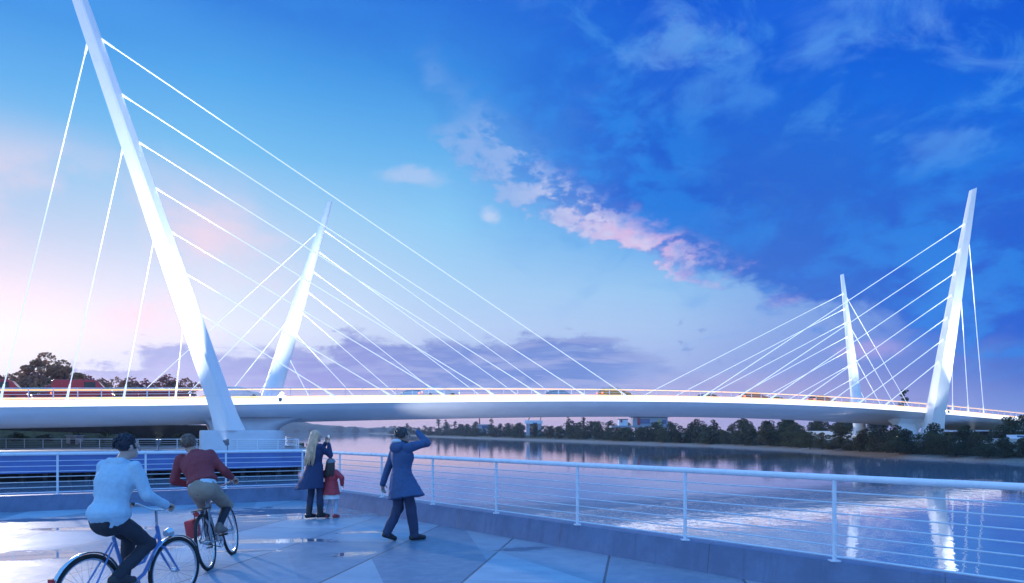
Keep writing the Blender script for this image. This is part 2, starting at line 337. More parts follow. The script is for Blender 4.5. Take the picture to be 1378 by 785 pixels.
# --- plaza
Cn = Vector((-5.2,16.4)); Er = Vector((4.36,5.7)); El = Vector((-10.6,13.9))
dr = (Er-Cn).normalized(); dl = (El-Cn).normalized()
Pr = Cn + dr*46; Pl = Cn + dl*40
def plaza_material():
    m = bpy.data.materials.new('wet plaza concrete'); m.use_nodes = True; g = NT(m.node_tree); b = g.n['Principled BSDF']
    geo = g.n.new('ShaderNodeNewGeometry'); p = geo.outputs['Position']; x, y, z = g.sep(p)
    ca, sa = math.cos(R(10.5)), math.sin(R(10.5))
    u = g.m('SUBTRACT', g.m('MULTIPLY', x, ca), g.m('MULTIPLY', y, sa))       # across the joints
    v = g.m('ADD', g.m('MULTIPLY', x, sa), g.m('MULTIPLY', y, ca))
    SU, SV = 1.55, 3.1
    cu = g.m('DIVIDE', g.m('ADD', u, .35), SU); iu = g.m('FLOOR', cu); fu = g.m('FRACT', cu)
    cv = g.m('ADD', g.m('DIVIDE', v, SV), g.m('MULTIPLY', iu, .37)); iv = g.m('FLOOR', cv); fv = g.m('FRACT', cv)
    # every slab is cut by one diagonal
    wn = g.n.new('ShaderNodeTexWhiteNoise'); wn.noise_dimensions = '2D'; g.put(wn.inputs['Vector'], g.comb(iu, iv, 0)); rnd = wn.outputs['Value']
    diag = g.m('GREATER_THAN', g.m('ADD', fu, g.m('MULTIPLY', fv, g.mapr(rnd, 0, 1, .7, 1.8, smooth=False))), 1.0)
    wn2 = g.n.new('ShaderNodeTexWhiteNoise'); wn2.noise_dimensions = '3D'; g.put(wn2.inputs['Vector'], g.comb(iu, iv, diag)); tone = wn2.outputs['Value']
    du = g.m('MULTIPLY', g.m('MINIMUM', fu, g.m('SUBTRACT', 1.0, fu)), SU)
    dv = g.m('MULTIPLY', g.m('MINIMUM', fv, g.m('SUBTRACT', 1.0, fv)), SV)
    joint = g.m('MAXIMUM', g.mapr(du, .010, .020, 1, 0), g.m('MULTIPLY', g.mapr(dv, .004, .010, 1, 0), .45))
    big = g.noise(p, .55, 6, .62, .6); fine = g.noise(p, 7.0, 8, .7); grit = g.noise(p, 48.0, 4, .7)
    streak = g.noise(g.comb(g.m('MULTIPLY', u, .7), g.m('MULTIPLY', v, 2.4), 0), 1.3, 6, .65, .5)
    base = g.mix(g.mapr(tone, .1, .9, 0, 1), (.13,.19,.27), (.37,.46,.54))
    base = g.mix(g.mapr(streak, .42, .7, 0, .5), base, (.15,.21,.31))
    base = g.mix(g.mapr(fine, .3, .75, 0, .35), base, (.40,.47,.54))
    base = g.mix(g.m('MULTIPLY', joint, .85), base, (.07,.07,.085))
    base = g.mix(g.mapr(grit, .52, .70, 0, .4), base, (.16,.17,.19))
    # standing water
    wet = None
    for (px, yy, rx, ry, th) in ((20,748,1.5,.42,0),(395,691,2.3,1.2,0),(370,728,1.25,.24,.05),(490,716,.6,.17,.15),(475,746,.42,.20,.4),(190,737,.7,.10,0),(235,727,.9,.3,.1),(120,712,1.3,.25,.1),(700,739,.55,.16,.4),(330,742,.6,.15,.1),(60,700,1.6,.3,.15)):
        q = G(px, yy); c, s_ = math.cos(th), math.sin(th)
        dx, dy = g.m('SUBTRACT', x, q.x), g.m('SUBTRACT', y, q.y)
        a = g.m('DIVIDE', g.m('ADD', g.m('MULTIPLY', dx, c), g.m('MULTIPLY', dy, s_)), rx)
        bb = g.m('DIVIDE', g.m('SUBTRACT', g.m('MULTIPLY', dy, c), g.m('MULTIPLY', dx, s_)), ry)
        e = g.m('SQRT', g.m('ADD', g.m('MULTIPLY', a, a), g.m('MULTIPLY', bb, bb)))
        wet = e if wet is None else g.m('MINIMUM', wet, e)
    edge = g.m('ADD', wet, g.m('MULTIPLY', g.m('SUBTRACT', g.noise(g.comb(g.m('MULTIPLY', x, .8), g.m('MULTIPLY', y, 1.7), 0), 1.7, 6, .66), .5), 2.6))
    pud = g.mapr(edge, .5, .95, 1, 0)
    damp = g.m('MAXIMUM', g.mapr(edge, .9, 2.2, .8, 0), g.mapr(big, .48, .64, 0, .75))
    base = g.mix(g.m('MULTIPLY', damp, .35), base, (.13,.18,.27)); base = g.mix(g.m('MULTIPLY', pud, .6), base, (.10,.13,.18))
    g.put(b.inputs['Base Color'], base)
    ro = g.m('ADD', g.mapr(damp, 0, .8, .55, .36), g.m('MULTIPLY', g.m('SUBTRACT', fine, .5), .25))
    g.put(b.inputs['Roughness'], g.m('MAXIMUM', g.m('MULTIPLY', ro, g.mapr(pud, 0, 1, 1, .04)), .02))
    g.put(b.inputs['Specular IOR Level'], g.mapr(pud, 0, 1, .45, .9))
    bn = g.n.new('ShaderNodeBump'); bn.inputs['Distance'].default_value = .008
    g.put(bn.inputs['Strength'], g.mapr(pud, 0, .6, .35, .012))
    g.put(bn.inputs['Height'], g.m('SUBTRACT', g.m('ADD', fine, g.m('MULTIPLY', grit, .4)), joint)); g.l.new(bn.outputs[0], b.inputs['Normal'])
    return m
pl = [(Cn.x,Cn.y),(Pl.x,Pl.y),(-60,-45),(45,-45),(Pr.x,Pr.y)]
tag(MB().prism(pl, GZ-.9, GZ).build('plaza', plaza_material()), 'wet concrete riverside plaza with cut slabs', kind='structure')
def kerb_material():
    m = bpy.data.materials.new('kerb concrete'); m.use_nodes = True; g = NT(m.node_tree); b = g.n['Principled BSDF']
    geo = g.n.new('ShaderNodeNewGeometry'); p = geo.outputs['Position']; x, y, z = g.sep(p)
    s = g.m('ADD', g.m('MULTIPLY', x, .85), g.m('MULTIPLY', y, -.55)); fr = g.m('FRACT', g.m('DIVIDE', s, 2.4))
    seam = g.m('MULTIPLY', g.mapr(fr, 0, .006, 1, 0), .8)
    n = g.noise(p, 2.2, 7, .65); drip = g.noise(g.comb(g.m('MULTIPLY', s, 5.0), 0, g.m('MULTIPLY', z, .7)), 1.6, 5, .65)
    c = g.mix(g.mapr(n, .32, .7), (.115,.155,.26), (.165,.215,.345))
    c = g.mix(g.mapr(drip, .5, .72, 0, .45), c, (.075,.095,.16)); c = g.mix(seam, c, (.03,.035,.05))
    g.put(b.inputs['Base Color'], c); b.inputs['Roughness'].default_value = .55
    bn = g.n.new('ShaderNodeBump'); bn.inputs['Distance'].default_value = .01; bn.inputs['Strength'].default_value = .3
    g.put(bn.inputs['Height'], g.m('SUBTRACT', g.noise(p, 24, 5, .65), seam)); g.l.new(bn.outputs[0], b.inputs['Normal'])
    return m
kerbm = kerb_material()
KH, KW = .33, .34
def kerb_run(a, b, na, nb):
    # inner foot, sloped face, top, outer face down to below the deck; na / nb are the mitre directions at the ends
    rings = []
    for p, n in ((a, na), (b, nb)):
        q = lambda off, z: (p.x+n.x*off, p.y+n.y*off, z)
        rings.append([q(-.03,GZ-.02), q(.045,GZ+KH-.07), q(.06,GZ+KH), q(KW,GZ+KH), q(KW,WZ-.3), q(-.03,WZ-.3)])
    return MB().loft(rings)
nr = Vector((-dr.y, dr.x)); nr = nr if nr.y > 0 else -nr
nl = Vector((-dl.y, dl.x)); nl = nl if nl.y > 0 else -nl
mit = (nr+nl).normalized(); mit = mit/ mit.dot(nr)
tag(kerb_run(Cn, Pr, mit, nr).build('kerb', kerbm), 'raised concrete kerb along the river edge of the plaza', kind='structure')
tag(kerb_run(Cn, Pl, mit, nl).build('kerb', kerbm), 'raised concrete kerb along the inlet edge of the plaza', kind='structure')

# --- right bank: shoreline read from the photograph
shore_px = [(1378,624),(1310,621),(1250,618.5),(1200,616),(1150,612.5),(1050,605.5),(950,600.8),(850,597.5),(750,593.8),(650,590.4),(570,587.6),(520,584.7)]
shore = [Vector((70,36)), Vector((66,62))] + [G(a,b,WZ).to_2d() for a,b in shore_px] + [Vector((-330,1500))]
def resample(pts, step):
    out = [pts[0].copy()]
    for a, b in zip(pts, pts[1:]):
        n = max(1, int((b-a).length/ (step*(1+ (a.length/150)))))
        out += [a.lerp(b, (k+1)/n) for k in range(n)]
    return out
sh = resample(shore, 2.5)
def shore_normal(i):
    t = (sh[min(i+1,len(sh)-1)]-sh[max(i-1,0)]).normalized(); n = Vector((t.y,-t.x))
    return n
prof = [(-9,-6.5),(-1.2,WZ-.35),(.6,WZ+.06),(2.2,WZ+.32),(4.5,WZ+.75),(8,-2.35),(14,-1.9),(24,-1.75)]
bank = MB(); ring_rows = []
for i, p in enumerate(sh):
    n = shore_normal(i); row = []
    for k, (o, z) in enumerate(prof):
        j = mnoise.noise(Vector((p.x*.15, p.y*.15, k*1.7)))
        jj = mnoise.noise(Vector((p.x*.6, p.y*.6, k*1.7+5)))
        row.append((p.x+n.x*(o+j*1.3+jj*.5), p.y+n.y*(o+j*1.3+jj*.5), z+(j*.22+jj*.08 if k > 2 else 0)))
    ring_rows.append(row)
bank.loft(ring_rows, cap=False)
o0 = len(bank.v); inner = [r[-1] for r in ring_rows]
far = [(-330,2600,-1.7),(2400,2600,-1.7),(2400,-150,-1.7),(100,-150,-1.7),(95,36,-1.75)]
bank.add(inner + far, [tuple(range(len(inner)+len(far)))])
def bank_material():
    m = bpy.data.materials.new('river bank soil'); m.use_nodes = True; g = NT(m.node_tree); b = g.n['Principled BSDF']
    geo = g.n.new('ShaderNodeNewGeometry'); p = geo.outputs['Position']; x, y, z = g.sep(p)
    n = g.noise(p, .7, 6, .65); n2 = g.noise(p, 5, 5, .6)
    grass = g.mix(g.mapr(n2, .3, .7), (.035,.045,.020), (.075,.080,.038))
    sand = g.mix(g.mapr(n2, .35, .65), (.17,.135,.115), (.32,.26,.22))
    hh = g.m('ADD', z, g.m('MULTIPLY', g.m('SUBTRACT', n, .5), 1.3))
    g.put(b.inputs['Base Color'], g.mix(g.mapr(hh, WZ+.38, WZ+.75), sand, grass)); b.inputs['Roughness'].default_value = .9
    return m
tag(bank.build('terrain', bank_material(), smooth=True), 'low far river bank with a pale muddy edge', kind='structure')
# --- left land behind the wharf
lb = [(-32,103),(-60,140),(-150,260),(-480,700),(-1300,1650),(-2400,1700),(-2400,-190),(-150,-12),(-60,46),(-24,68)]
tag(MB().prism(lb, -7, -1.74).build('terrain', MATS.get('x') or mat('rough grass', (.045,.055,.028), .95, scale=.6, var=.4)), 'rough grassy land behind the wharf', kind='structure')
# --- far shore closing the river, with low hills
hb = MB(); rows = []
for i in range(90):
    t = i/89; X = -1500 + 1270*t; Yb = 1560 + 60*math.sin(t*9)
    h = 9 + 20*max(0, mnoise.noise(Vector((X*.006, 3.1, 0))) + .35) + 7*mnoise.noise(Vector((X*.03, 1.1, 4)))
    h *= min(1, (1-t)*6+.12)
    rows.append([(X,Yb-30,WZ-2),(X,Yb,WZ+.6),(X,Yb+12,WZ+4),(X,Yb+35,WZ+4+h*.7),(X,Yb+90,WZ+4+h),(X,Yb+240,WZ+h*1.2),(X,Yb+700,WZ-2)])
hb.loft(rows, cap=False)
tag(hb.build('hills', mat('distant woodland', (.03,.042,.022), .95, scale=.02, var=.5), smooth=True), 'low wooded hills on the far shore', kind='structure')

# ================================================================== the wharf across the inlet
concm = mat('wharf concrete', (.52,.54,.58), .6, scale=.8, var=.12, bump=.2)
fascm = mat('blue painted steel', (.10,.17,.42), .5, scale=.5, var=.12, stretch=(1,1,3))
darkm = mat('dark timber', (.030,.028,.030), .8, scale=2, var=.4)
wa, wd = Vector((-37.4,48.8)), Vector((.891,.454)); wn = Vector((-.454,.891))
wharf = empty('wharf', (-30,56,WZ), 'wharf with blue fascia over dark timber piles at the foot of the bridge', 'wharf')
def wpt(s, o): return wa + wd*s + wn*o
w0 = wharf.location.copy()
def wb(mb, name, m, **k):
    mb.v = [(p[0]-w0.x, p[1]-w0.y, p[2]-w0.z) for p in mb.v]; return mb.build(name, m, wharf, **k)
def wxy(*a): return [tuple(wpt(*q)) for q in a]
cor = wxy((-75,0),(19.6,0),(21.6,.7),(22.9,2.2),(23.2,4.4)) + [(-33.5,101),(-62,132)] + wxy((-75,70))
wb(MB().prism(cor, GZ-.42, GZ), 'slab', concm)
fas = MB()
fr = [(-75,-.06),(19.6,-.06),(21.65,.66),(22.96,2.18),(23.26,4.4)]; bk = [(23.0,4.4),(22.7,2.3),(21.5,.9),(19.6,.2),(-75,.2)]
fas.prism(wxy(*(fr+bk)), -3.1, GZ-.06)
wb(fas, 'fascia', fascm)
ed = MB(); fr2 = [(-75,-.16),(19.6,-.16),(21.7,.6),(23.05,2.14),(23.36,4.4)]; bk2 = [(22.7,4.4),(22.4,2.4),(21.3,1.1),(19.6,.5),(-75,.5)]
ed.prism(wxy(*(fr2+bk2)), GZ-.055, GZ+.10)
wb(ed, 'coping', mat('pale coping', (.55,.57,.62), .5, scale=1, var=.06))
wb(MB().prism(wxy((-75,3.0),(21.5,3.0),(21.5,3.4),(-75,3.4)), -7, GZ-.43), 'back_wall', mat('dark retaining wall', (.02,.02,.022), .9, scale=1))
for i in range(38):
    s = -31 + i*1.4 + random.uniform(-.2,.2)
    q = wpt(s, .55 + (i % 2)*.5)
    pile = MB().tube([(0,0,-7-WZ),(0,0,-3.0-WZ+.02)], random.uniform(.13,.2), 8).build('pile', darkm, wharf, smooth=True)
    pile.location = (q.x-w0.x, q.y-w0.y, 0)

# ================================================================== the bridge
A0 = Vector((-27.3,62)); ad = Vector((.905,.4254)); an = Vector((-.4254,.905))
W = 16.0
_t = np.array([-70,-40,-16.4,0,31,46.3,60,86.7,104.3,128,160]); _z = np.array([1.7,2.1,2.5,2.82,4.0,4.27,4.33,3.9,3.35,2.44,1.3])
_pf = np.polyfit(_t/100, _z, 5)
def zt(t): return float(np.polyval(_pf, t/100))
def BP(t, v, z=0.0, rel=True):
    q = A0 + ad*t + an*v; return Vector((q.x, q.y, (zt(t) if rel else 0)+z))
def painted_steel():
    m = bpy.data.materials.new('white bridge paint'); m.use_nodes = True; g = NT(m.node_tree); b = g.n['Principled BSDF']
    geo = g.n.new('ShaderNodeNewGeometry'); p = geo.outputs['Position']; x, y, z = g.sep(p)
    fr = g.m('FRACT', g.m('DIVIDE', g.m('ADD', z, 1.0), 4.2)); seam = g.mapr(fr, 0, .012, .30, 0)
    st = g.noise(g.comb(g.m('MULTIPLY', x, 3), g.m('MULTIPLY', y, 3), g.m('MULTIPLY', z, .25)), 1.0, 5, .6)
    c = g.mix(g.mapr(st, .48, .75, 0, .22), (.83,.84,.85), (.60,.61,.63)); c = g.mix(seam, c, (.42,.44,.48))
    g.put(b.inputs['Base Color'], c); g.put(b.inputs['Roughness'], g.mapr(st, .3, .7, .42, .6)); return m
whitem = painted_steel()
soffm = mat('pale bridge soffit paint', (.84,.81,.83), .8, scale=.3, var=.04)
bridge = empty('cable_stayed_bridge', (A0.x, A0.y, GZ), 'white cable stayed road bridge with four leaning pylons spanning the river', 'bridge')
b0 = bridge.location.copy()
def bb(mb, name, m, parent=None, origin=None, **k):
    o_ = Vector(origin) if origin is not None else b0
    mb.v = [(p[0]-o_.x, p[1]-o_.y, p[2]-o_.z) for p in mb.v]
    ob = mb.build(name, m, parent or bridge, **k); ob.location = o_-b0 if parent is None else (0,0,0); return ob
# deck: swept closed section
T0, T1 = -75, 150
sec = [(0,0),(0,-.52),(.10,-.56),(.16,-.60),(.35,-.95),(1.2,-1.35),(2.6,-1.78),(4.2,-2.08),(6,-2.2),(10,-2.2),(11.8,-2.08),(13.4,-1.78),(14.8,-1.35),(15.65,-.95),(15.84,-.60),(15.9,-.56),(16,-.52),(16,0),(15.6,0.06),(15.55,-.12),(.45,-.12),(.4,.06)]
ts = np.linspace(T0, T1, 151)
bb(MB().loft([[BP(t, v, z) for v, z in sec] for t in ts]), 'deck', soffm, smooth=True)
road = mat('road asphalt', (.05,.05,.055), .8, scale=3, var=.25)
bb(MB().loft([[BP(t, v, z) for v, z in ((2.3,-.115),(2.3,-.02),(13.7,-.02),(13.7,-.115))] for t in ts]), 'road', road)
ledm = mat('lit edge strip', (.9,.9,.92), .4, emit=(.93,.95,1.0), estr=1.4, var=.02)
for v0, v1 in ((-.06,0.0-.002),(16.002,16.06)):
    bb(MB().loft([[BP(t, v, z) for v, z in ((v0,-.50),(v0,.07),(v1,.07),(v1,-.50))] for t in ts]), 'edge_light', ledm)
# railings: one on each edge, posts as sub-parts
railm = mat('white rail paint', (.80,.81,.84), .4, var=.03)
post_me = MB().box((0,0,.5),(.07,.07,1.0)).mesh('post', railm)
for v in (.22, 15.78):
    rb = MB()
    for h, r in ((1.06,.045),(.80,.02),(.55,.02),(.30,.02)): rb.tube([BP(t, v, h) for t in ts], r, 6)
    rl = bb(rb, 'railing', railm)
    for k in range(96):
        t = -32 + k*1.75
        q = BP(t, v, .040)-b0; link_mesh('post', post_me, rl, q, (0,0,math.atan2(ad.y,ad.x)))
amberm = mat('amber traffic trail glow', (.9,.6,.3), .4, emit=(1.0,.50,.18), estr=2.2, var=.02)  # added glowing strips, stand in for the light trails of the traffic
for v in (.30, 15.70):
    for h, r in ((.92,.045),(.20,.065)):
        bb(MB().tube([BP(t, v, h) for t in ts], r, 6), 'traffic_trail_strip', amberm)
# pylons (lean out from the deck edges) with a foot under the deck
PYL = {}
def pylon(key, base, lean, H, w0_, w1_, d0, d1, foot_z, yaw, sec='box', foot_spread=1.0):
    base = Vector(base); L = Vector((*lean, H)); rings = []
    def ringat(s, wx, dy):
        c = base + L*s; cy, sy = math.cos(yaw), math.sin(yaw); pts = []
        shape = ([(-.5,-.08),(-.30,-.5),(.42,-.5),(.5,-.36),(.5,.36),(.42,.5),(-.30,.5),(-.5,.2)] if sec == 'box' else
                 [(.5*math.cos(a), .5*math.sin(a)) for a in [2*math.pi*k/16 for k in range(16)]])
        for u, v in shape:
            X, Y = u*wx, v*dy; pts.append(c + Vector((X*cy - Y*sy, X*sy + Y*cy, 0)))
        return pts
    sf = (foot_z-base.z)/H
    for s, k in ((sf, foot_spread), (sf*.45, 1+(foot_spread-1)*.3), (0,1.0)):
        rings.append(ringat(s, w0_*k, d0*k))
    for s in (.08,.2,.4,.6,.8,.93,1.0):
        f = s**1.15
        rings.append(ringat(s, w0_+(w1_-w0_)*f, d0+(d1-d0)*f))
    top = rings[-1]; c = sum((Vector(p) for p in top), Vector())/len(top)
    rings[-1] = [Vector((p.x, p.y, p.z + (p.x-c.x)*.35)) for p in top]
    ob = bb(MB().loft(rings), 'pylon', whitem, smooth=(sec != 'box'))
    PYL[key] = (base, L); return ob
pA = BP(0,-1.1); pB = BP(6,17.1); pD = BP(103,-1.1); pC = BP(109,17.1)
pylon('A', pA, (-6.2,-11.6), 32, 1.95, .85, 1.7, .9, .10, R(-14), 'box', 1.25)['label'] = 'tall white pylon leaning out over the near left deck edge'
pylon('B', pB, (4.8,9.0), 27.3, 2.3, .80, 2.2, .8, .10, 0, 'round', 1.2)['label'] = 'shorter white pylon behind the left end of the deck'
pylon('C', pC, (0.0,6.0), 27.3, 2.0, .6, 2.0, .7, -2.0, 0, 'round', 1.2)['label'] = 'slender white pylon behind the right end of the deck'
pylon('D', pD, (1.1,-6.9), 32, 2.35, .8, 2.4, .9, -1.0, R(-10), 'box', 1.25)['label'] = 'tall white pylon leaning out at the right end of the bridge'
# stays
staym = mat('stay cable with added glow', (.86,.87,.89), .4, var=.02, emit=(.90,.95,1.0), estr=.68)  # glow added to the cable material so the stays read white against the sky
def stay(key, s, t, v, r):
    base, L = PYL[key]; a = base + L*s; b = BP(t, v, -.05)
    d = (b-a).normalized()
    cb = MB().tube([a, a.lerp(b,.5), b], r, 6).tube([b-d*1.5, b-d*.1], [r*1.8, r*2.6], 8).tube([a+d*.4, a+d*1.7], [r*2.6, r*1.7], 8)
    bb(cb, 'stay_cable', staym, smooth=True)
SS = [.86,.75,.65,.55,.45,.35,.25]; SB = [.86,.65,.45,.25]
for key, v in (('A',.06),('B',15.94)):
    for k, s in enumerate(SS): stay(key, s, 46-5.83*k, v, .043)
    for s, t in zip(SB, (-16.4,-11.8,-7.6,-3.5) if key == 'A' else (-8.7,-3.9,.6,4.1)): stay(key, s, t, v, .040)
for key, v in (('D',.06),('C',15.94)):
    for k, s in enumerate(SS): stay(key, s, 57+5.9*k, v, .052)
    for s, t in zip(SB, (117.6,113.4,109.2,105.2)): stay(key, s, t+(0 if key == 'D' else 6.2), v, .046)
# piers: a low drum with a rounded river end and a flared haunch under the deck
pierm = mat('pier concrete', (.58,.58,.62), .55, scale=.5, var=.08, bump=.1)
def rrect(x0, x1, y0, y1, r, n=8):
    pts = []
    for cx, cy, a0 in ((x1-r[1],y0+r[1],-90),(x1-r[2],y1-r[2],0),(x0+r[3],y1-r[3],90),(x0+r[0],y0+r[0],180)):
        rr = r[0] if cx < (x0+x1)/2 and cy < (y0+y1)/2 else r[1] if cy < (y0+y1)/2 else r[2] if cx > (x0+x1)/2 else r[3]
        for k in range(n+1):
            a = R(a0+90*k/n); pts.append((cx+rr*math.cos(a), cy+rr*math.sin(a)))
    return pts
def pier(t0, t1, zb, ztop, flare0, flare1, V1=17.0, rr=3.0):
    pl_ = rrect(t0, t1, -1.6, V1, (.5,rr,rr,.5)); vm = (-1.6+V1)/2
    mid = lambda z, k: [BP(t, v, z, False) for t, v in [((t-(t0+t1)/2)*k+(t0+t1)/2, (v-vm)*k+vm) for t, v in pl_]]
    bb(MB().loft([mid(zb,1.0), mid(ztop-.25,1.0), mid(ztop,.985)]), 'pier', pierm, smooth=True)
    h = []
    for f in (0,.25,.5,.75,1):
        k = f*f; z = ztop-.02 + (zt((t0+t1)/2)-1.5-ztop)*f
        ring = rrect(flare0[0]+(flare1[0]-flare0[0])*k, flare0[1]+(flare1[1]-flare0[1])*k, 1.2+1.6*k, V1-.6-1.6*k, (.6,min(2.4,rr),min(2.4,rr),.6))
        h.append([BP(t, v, z, False) for t, v in ring])
    bb(MB().loft(h), 'haunch', whitem if t0 > 50 else pierm, smooth=True)
pier(-1.5, 6.1, WZ-3, .12, (-.6,5.8), (-1.6,9.5))
pier(97.0, 103.4, WZ-3, -1.0, (98.6,103.0), (97.5,104.2), 3.6, 1.0)

# ================================================================== railings on the ground
prailm = mat('white railing paint', (.78,.80,.84), .3, var=.04)
wirem = mat('steel railing wire', (.72,.74,.78), .35, metal=.3, var=.05)
def rail_thing(label, p0, pts, zb, ztop, posts, nw, hr, post_r, wr, name='railing', cat='railing'):
    """pts: polyline (2-D) of the handrail, posts: 2-D post positions"""
    o = empty(name, (p0.x, p0.y, zb), label, cat)
    L = lambda p, z: (p[0]-p0.x, p[1]-p0.y, z-zb)
    MB().tube([L(p, ztop) for p in pts], hr, 10).build('handrail', prailm, o, smooth=True)
    for k in range(nw):
        z = zb+.05 + (ztop-hr-zb-.05)*(k/nw)
        MB().tube([L(p, z) for p in pts], wr*(1.6 if k == 0 else 1), 6).build('wire', wirem, o, smooth=True)
    me = MB().tube([(0,0,0),(0,0,ztop-zb-.01)], post_r, 8).box((0,0,.006),(post_r*4.4,post_r*4.4,.012)).mesh('post', prailm, smooth=True)
    for q in posts: link_mesh('post', me, o, L(q, zb))
    return o
off = .10
def kp(base, d, n, s): q = base + d*s + n*off; return (q.x, q.y)
cq = Cn + mit*off; sp = .1262*(Er-Cn).length
cpt = (cq.x, cq.y)
rail_thing('white plaza railing with steel wires running along the river edge', cq, [(cq.x+.02,cq.y-.02), kp(Cn, dr, nr, 40)], GZ+KH, -.48,
           [kp(Cn, dr, nr, .06+sp*k) for k in range(1, 22)], 7, .036, .022, .008)
spl = .28*(Cn-El).length
rail_thing('white plaza railing with steel wires facing the dark wharf', cq, [cpt, kp(Cn, dl, nl, 34)], GZ+KH, -.48,
           [cpt]+[kp(Cn, dl, nl, spl*k) for k in range(1, 18)], 7, .032, .022, .008)
q0 = Vector((-70,67.0)); q1 = Vector((-19.2,60.2)); q2 = Vector((-34.6,100.5))
n1 = 26
rail_thing('low pale railing on the wharf in front of the bridge pier', q1, [tuple(q0), tuple(q1), tuple(q2)], GZ, -.70,
           [tuple(q0.lerp(q1, k/n1)) for k in range(n1+1)] + [tuple(q1.lerp(q2, k/14)) for k in range(1, 15)], 5, .035, .035, .014)

# --- dark masonry under the left approach, small white hut, shrubs
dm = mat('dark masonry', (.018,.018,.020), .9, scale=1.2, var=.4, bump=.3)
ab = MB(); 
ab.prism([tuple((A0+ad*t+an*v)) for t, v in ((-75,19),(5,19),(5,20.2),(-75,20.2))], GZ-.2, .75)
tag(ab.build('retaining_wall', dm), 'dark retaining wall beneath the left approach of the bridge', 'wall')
em = MB(); pts = [BP(t, v, 0, False) for t, v in ((-30,15),(-8,15),(-8,18.8),(-30,18.8))]
em.add([(p.x,p.y,z) for p, z in zip(pts, (GZ+.02,GZ+.02,GZ+.02,GZ+.02))]+[(pts[2].x,pts[2].y,-.35),(pts[3].x,pts[3].y,.55)], [(0,1,4,5),(0,5,3),(1,2,4),(0,3,2,1),(2,3,5,4)])
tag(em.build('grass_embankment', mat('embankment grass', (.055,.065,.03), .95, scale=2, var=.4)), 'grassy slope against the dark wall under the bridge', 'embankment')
hut = BP(-13.5, 16.5, 0, False)
ht = empty('pump_hut', (hut.x, hut.y, GZ), 'small pale concrete hut under the left approach', 'hut')
MB().box((0,0,.6),(1.1,1.1,1.2)).build('wall', mat('pale render', (.5,.48,.48), .7), ht)
MB().box((0,0,1.25),(1.3,1.3,.1)).build('roof', concm, ht); MB().box((.15,-.565,.5),(.5,.03,1.0)).build('door', darkm, ht)

# ================================================================== vegetation
def leaf_mat(name, a, b):
    m = bpy.data.materials.new(name); m.use_nodes = True; g = NT(m.node_tree); p = g.n['Principled BSDF']
    tc = g.n.new('ShaderNodeTexCoord'); oi = g.n.new('ShaderNodeObjectInfo')
    n = g.noise(tc.outputs['Object'], 1.3, 4, .6); n2 = g.noise(tc.outputs['Object'], 9, 2, .5)
    c = g.mix(g.mapr(g.m('ADD', g.m('MULTIPLY', n, .7), g.m('MULTIPLY', n2, .3)), .36, .64), a, b)
    hsv = g.n.new('ShaderNodeHueSaturation'); g.put(hsv.inputs['Color'], c)
    g.put(hsv.inputs['Hue'], g.mapr(oi.outputs['Random'], 0, 1, .47, .53, smooth=False)); g.put(hsv.inputs['Value'], g.mapr(oi.outputs['Random'], 0, 1, .75, 1.3, smooth=False))
    tl = g.n.new('ShaderNodeBsdfTranslucent'); g.l.new(hsv.outputs[0], tl.inputs[0]); ms = g.n.new('ShaderNodeMixShader'); ms.inputs[0].default_value = .4
    g.l.new(p.outputs[0], ms.inputs[1]); g.l.new(tl.outputs[0], ms.inputs[2]); g.l.new(ms.outputs[0], g.n['Material Output'].inputs[0])
    g.put(p.inputs['Base Color'], hsv.outputs[0]); p.inputs['Roughness'].default_value = .7; p.inputs['Specular IOR Level'].default_value = .25
    return m
greenm = leaf_mat('dark foliage', (.026,.034,.018), (.080,.094,.042))
oliv = leaf_mat('olive foliage', (.042,.044,.022), (.110,.108,.048))
redm = leaf_mat('russet foliage', (.22,.08,.06), (.55,.20,.13))
barkm = mat('bark', (.06,.05,.04), .9, scale=8, var=.3)
def leaf_cloud(mb, clumps, n, size, r):
    for _ in range(n):
        c, rad = r.choice(clumps)
        while True:
            d = Vector((r.uniform(-1,1), r.uniform(-1,1), r.uniform(-1,1)))
            if .2 < d.length < 1: break
        d = d.normalized()*(d.length**.45)
        p = Vector(c) + Vector((d.x*rad[0], d.y*rad[1], d.z*rad[2]))
        s = size*r.uniform(.6,1.4)
        u = Vector((r.gauss(0,1), r.gauss(0,1), r.gauss(0,1))).normalized(); v = u.orthogonal().normalized(); w = u.cross(v)
        mb.add([p-v*s-w*s*.35, p+v*s*.1-w*s*.6, p+v*s+w*s*.1, p-v*s*.05+w*s*.6], [(0,1,2,3)])
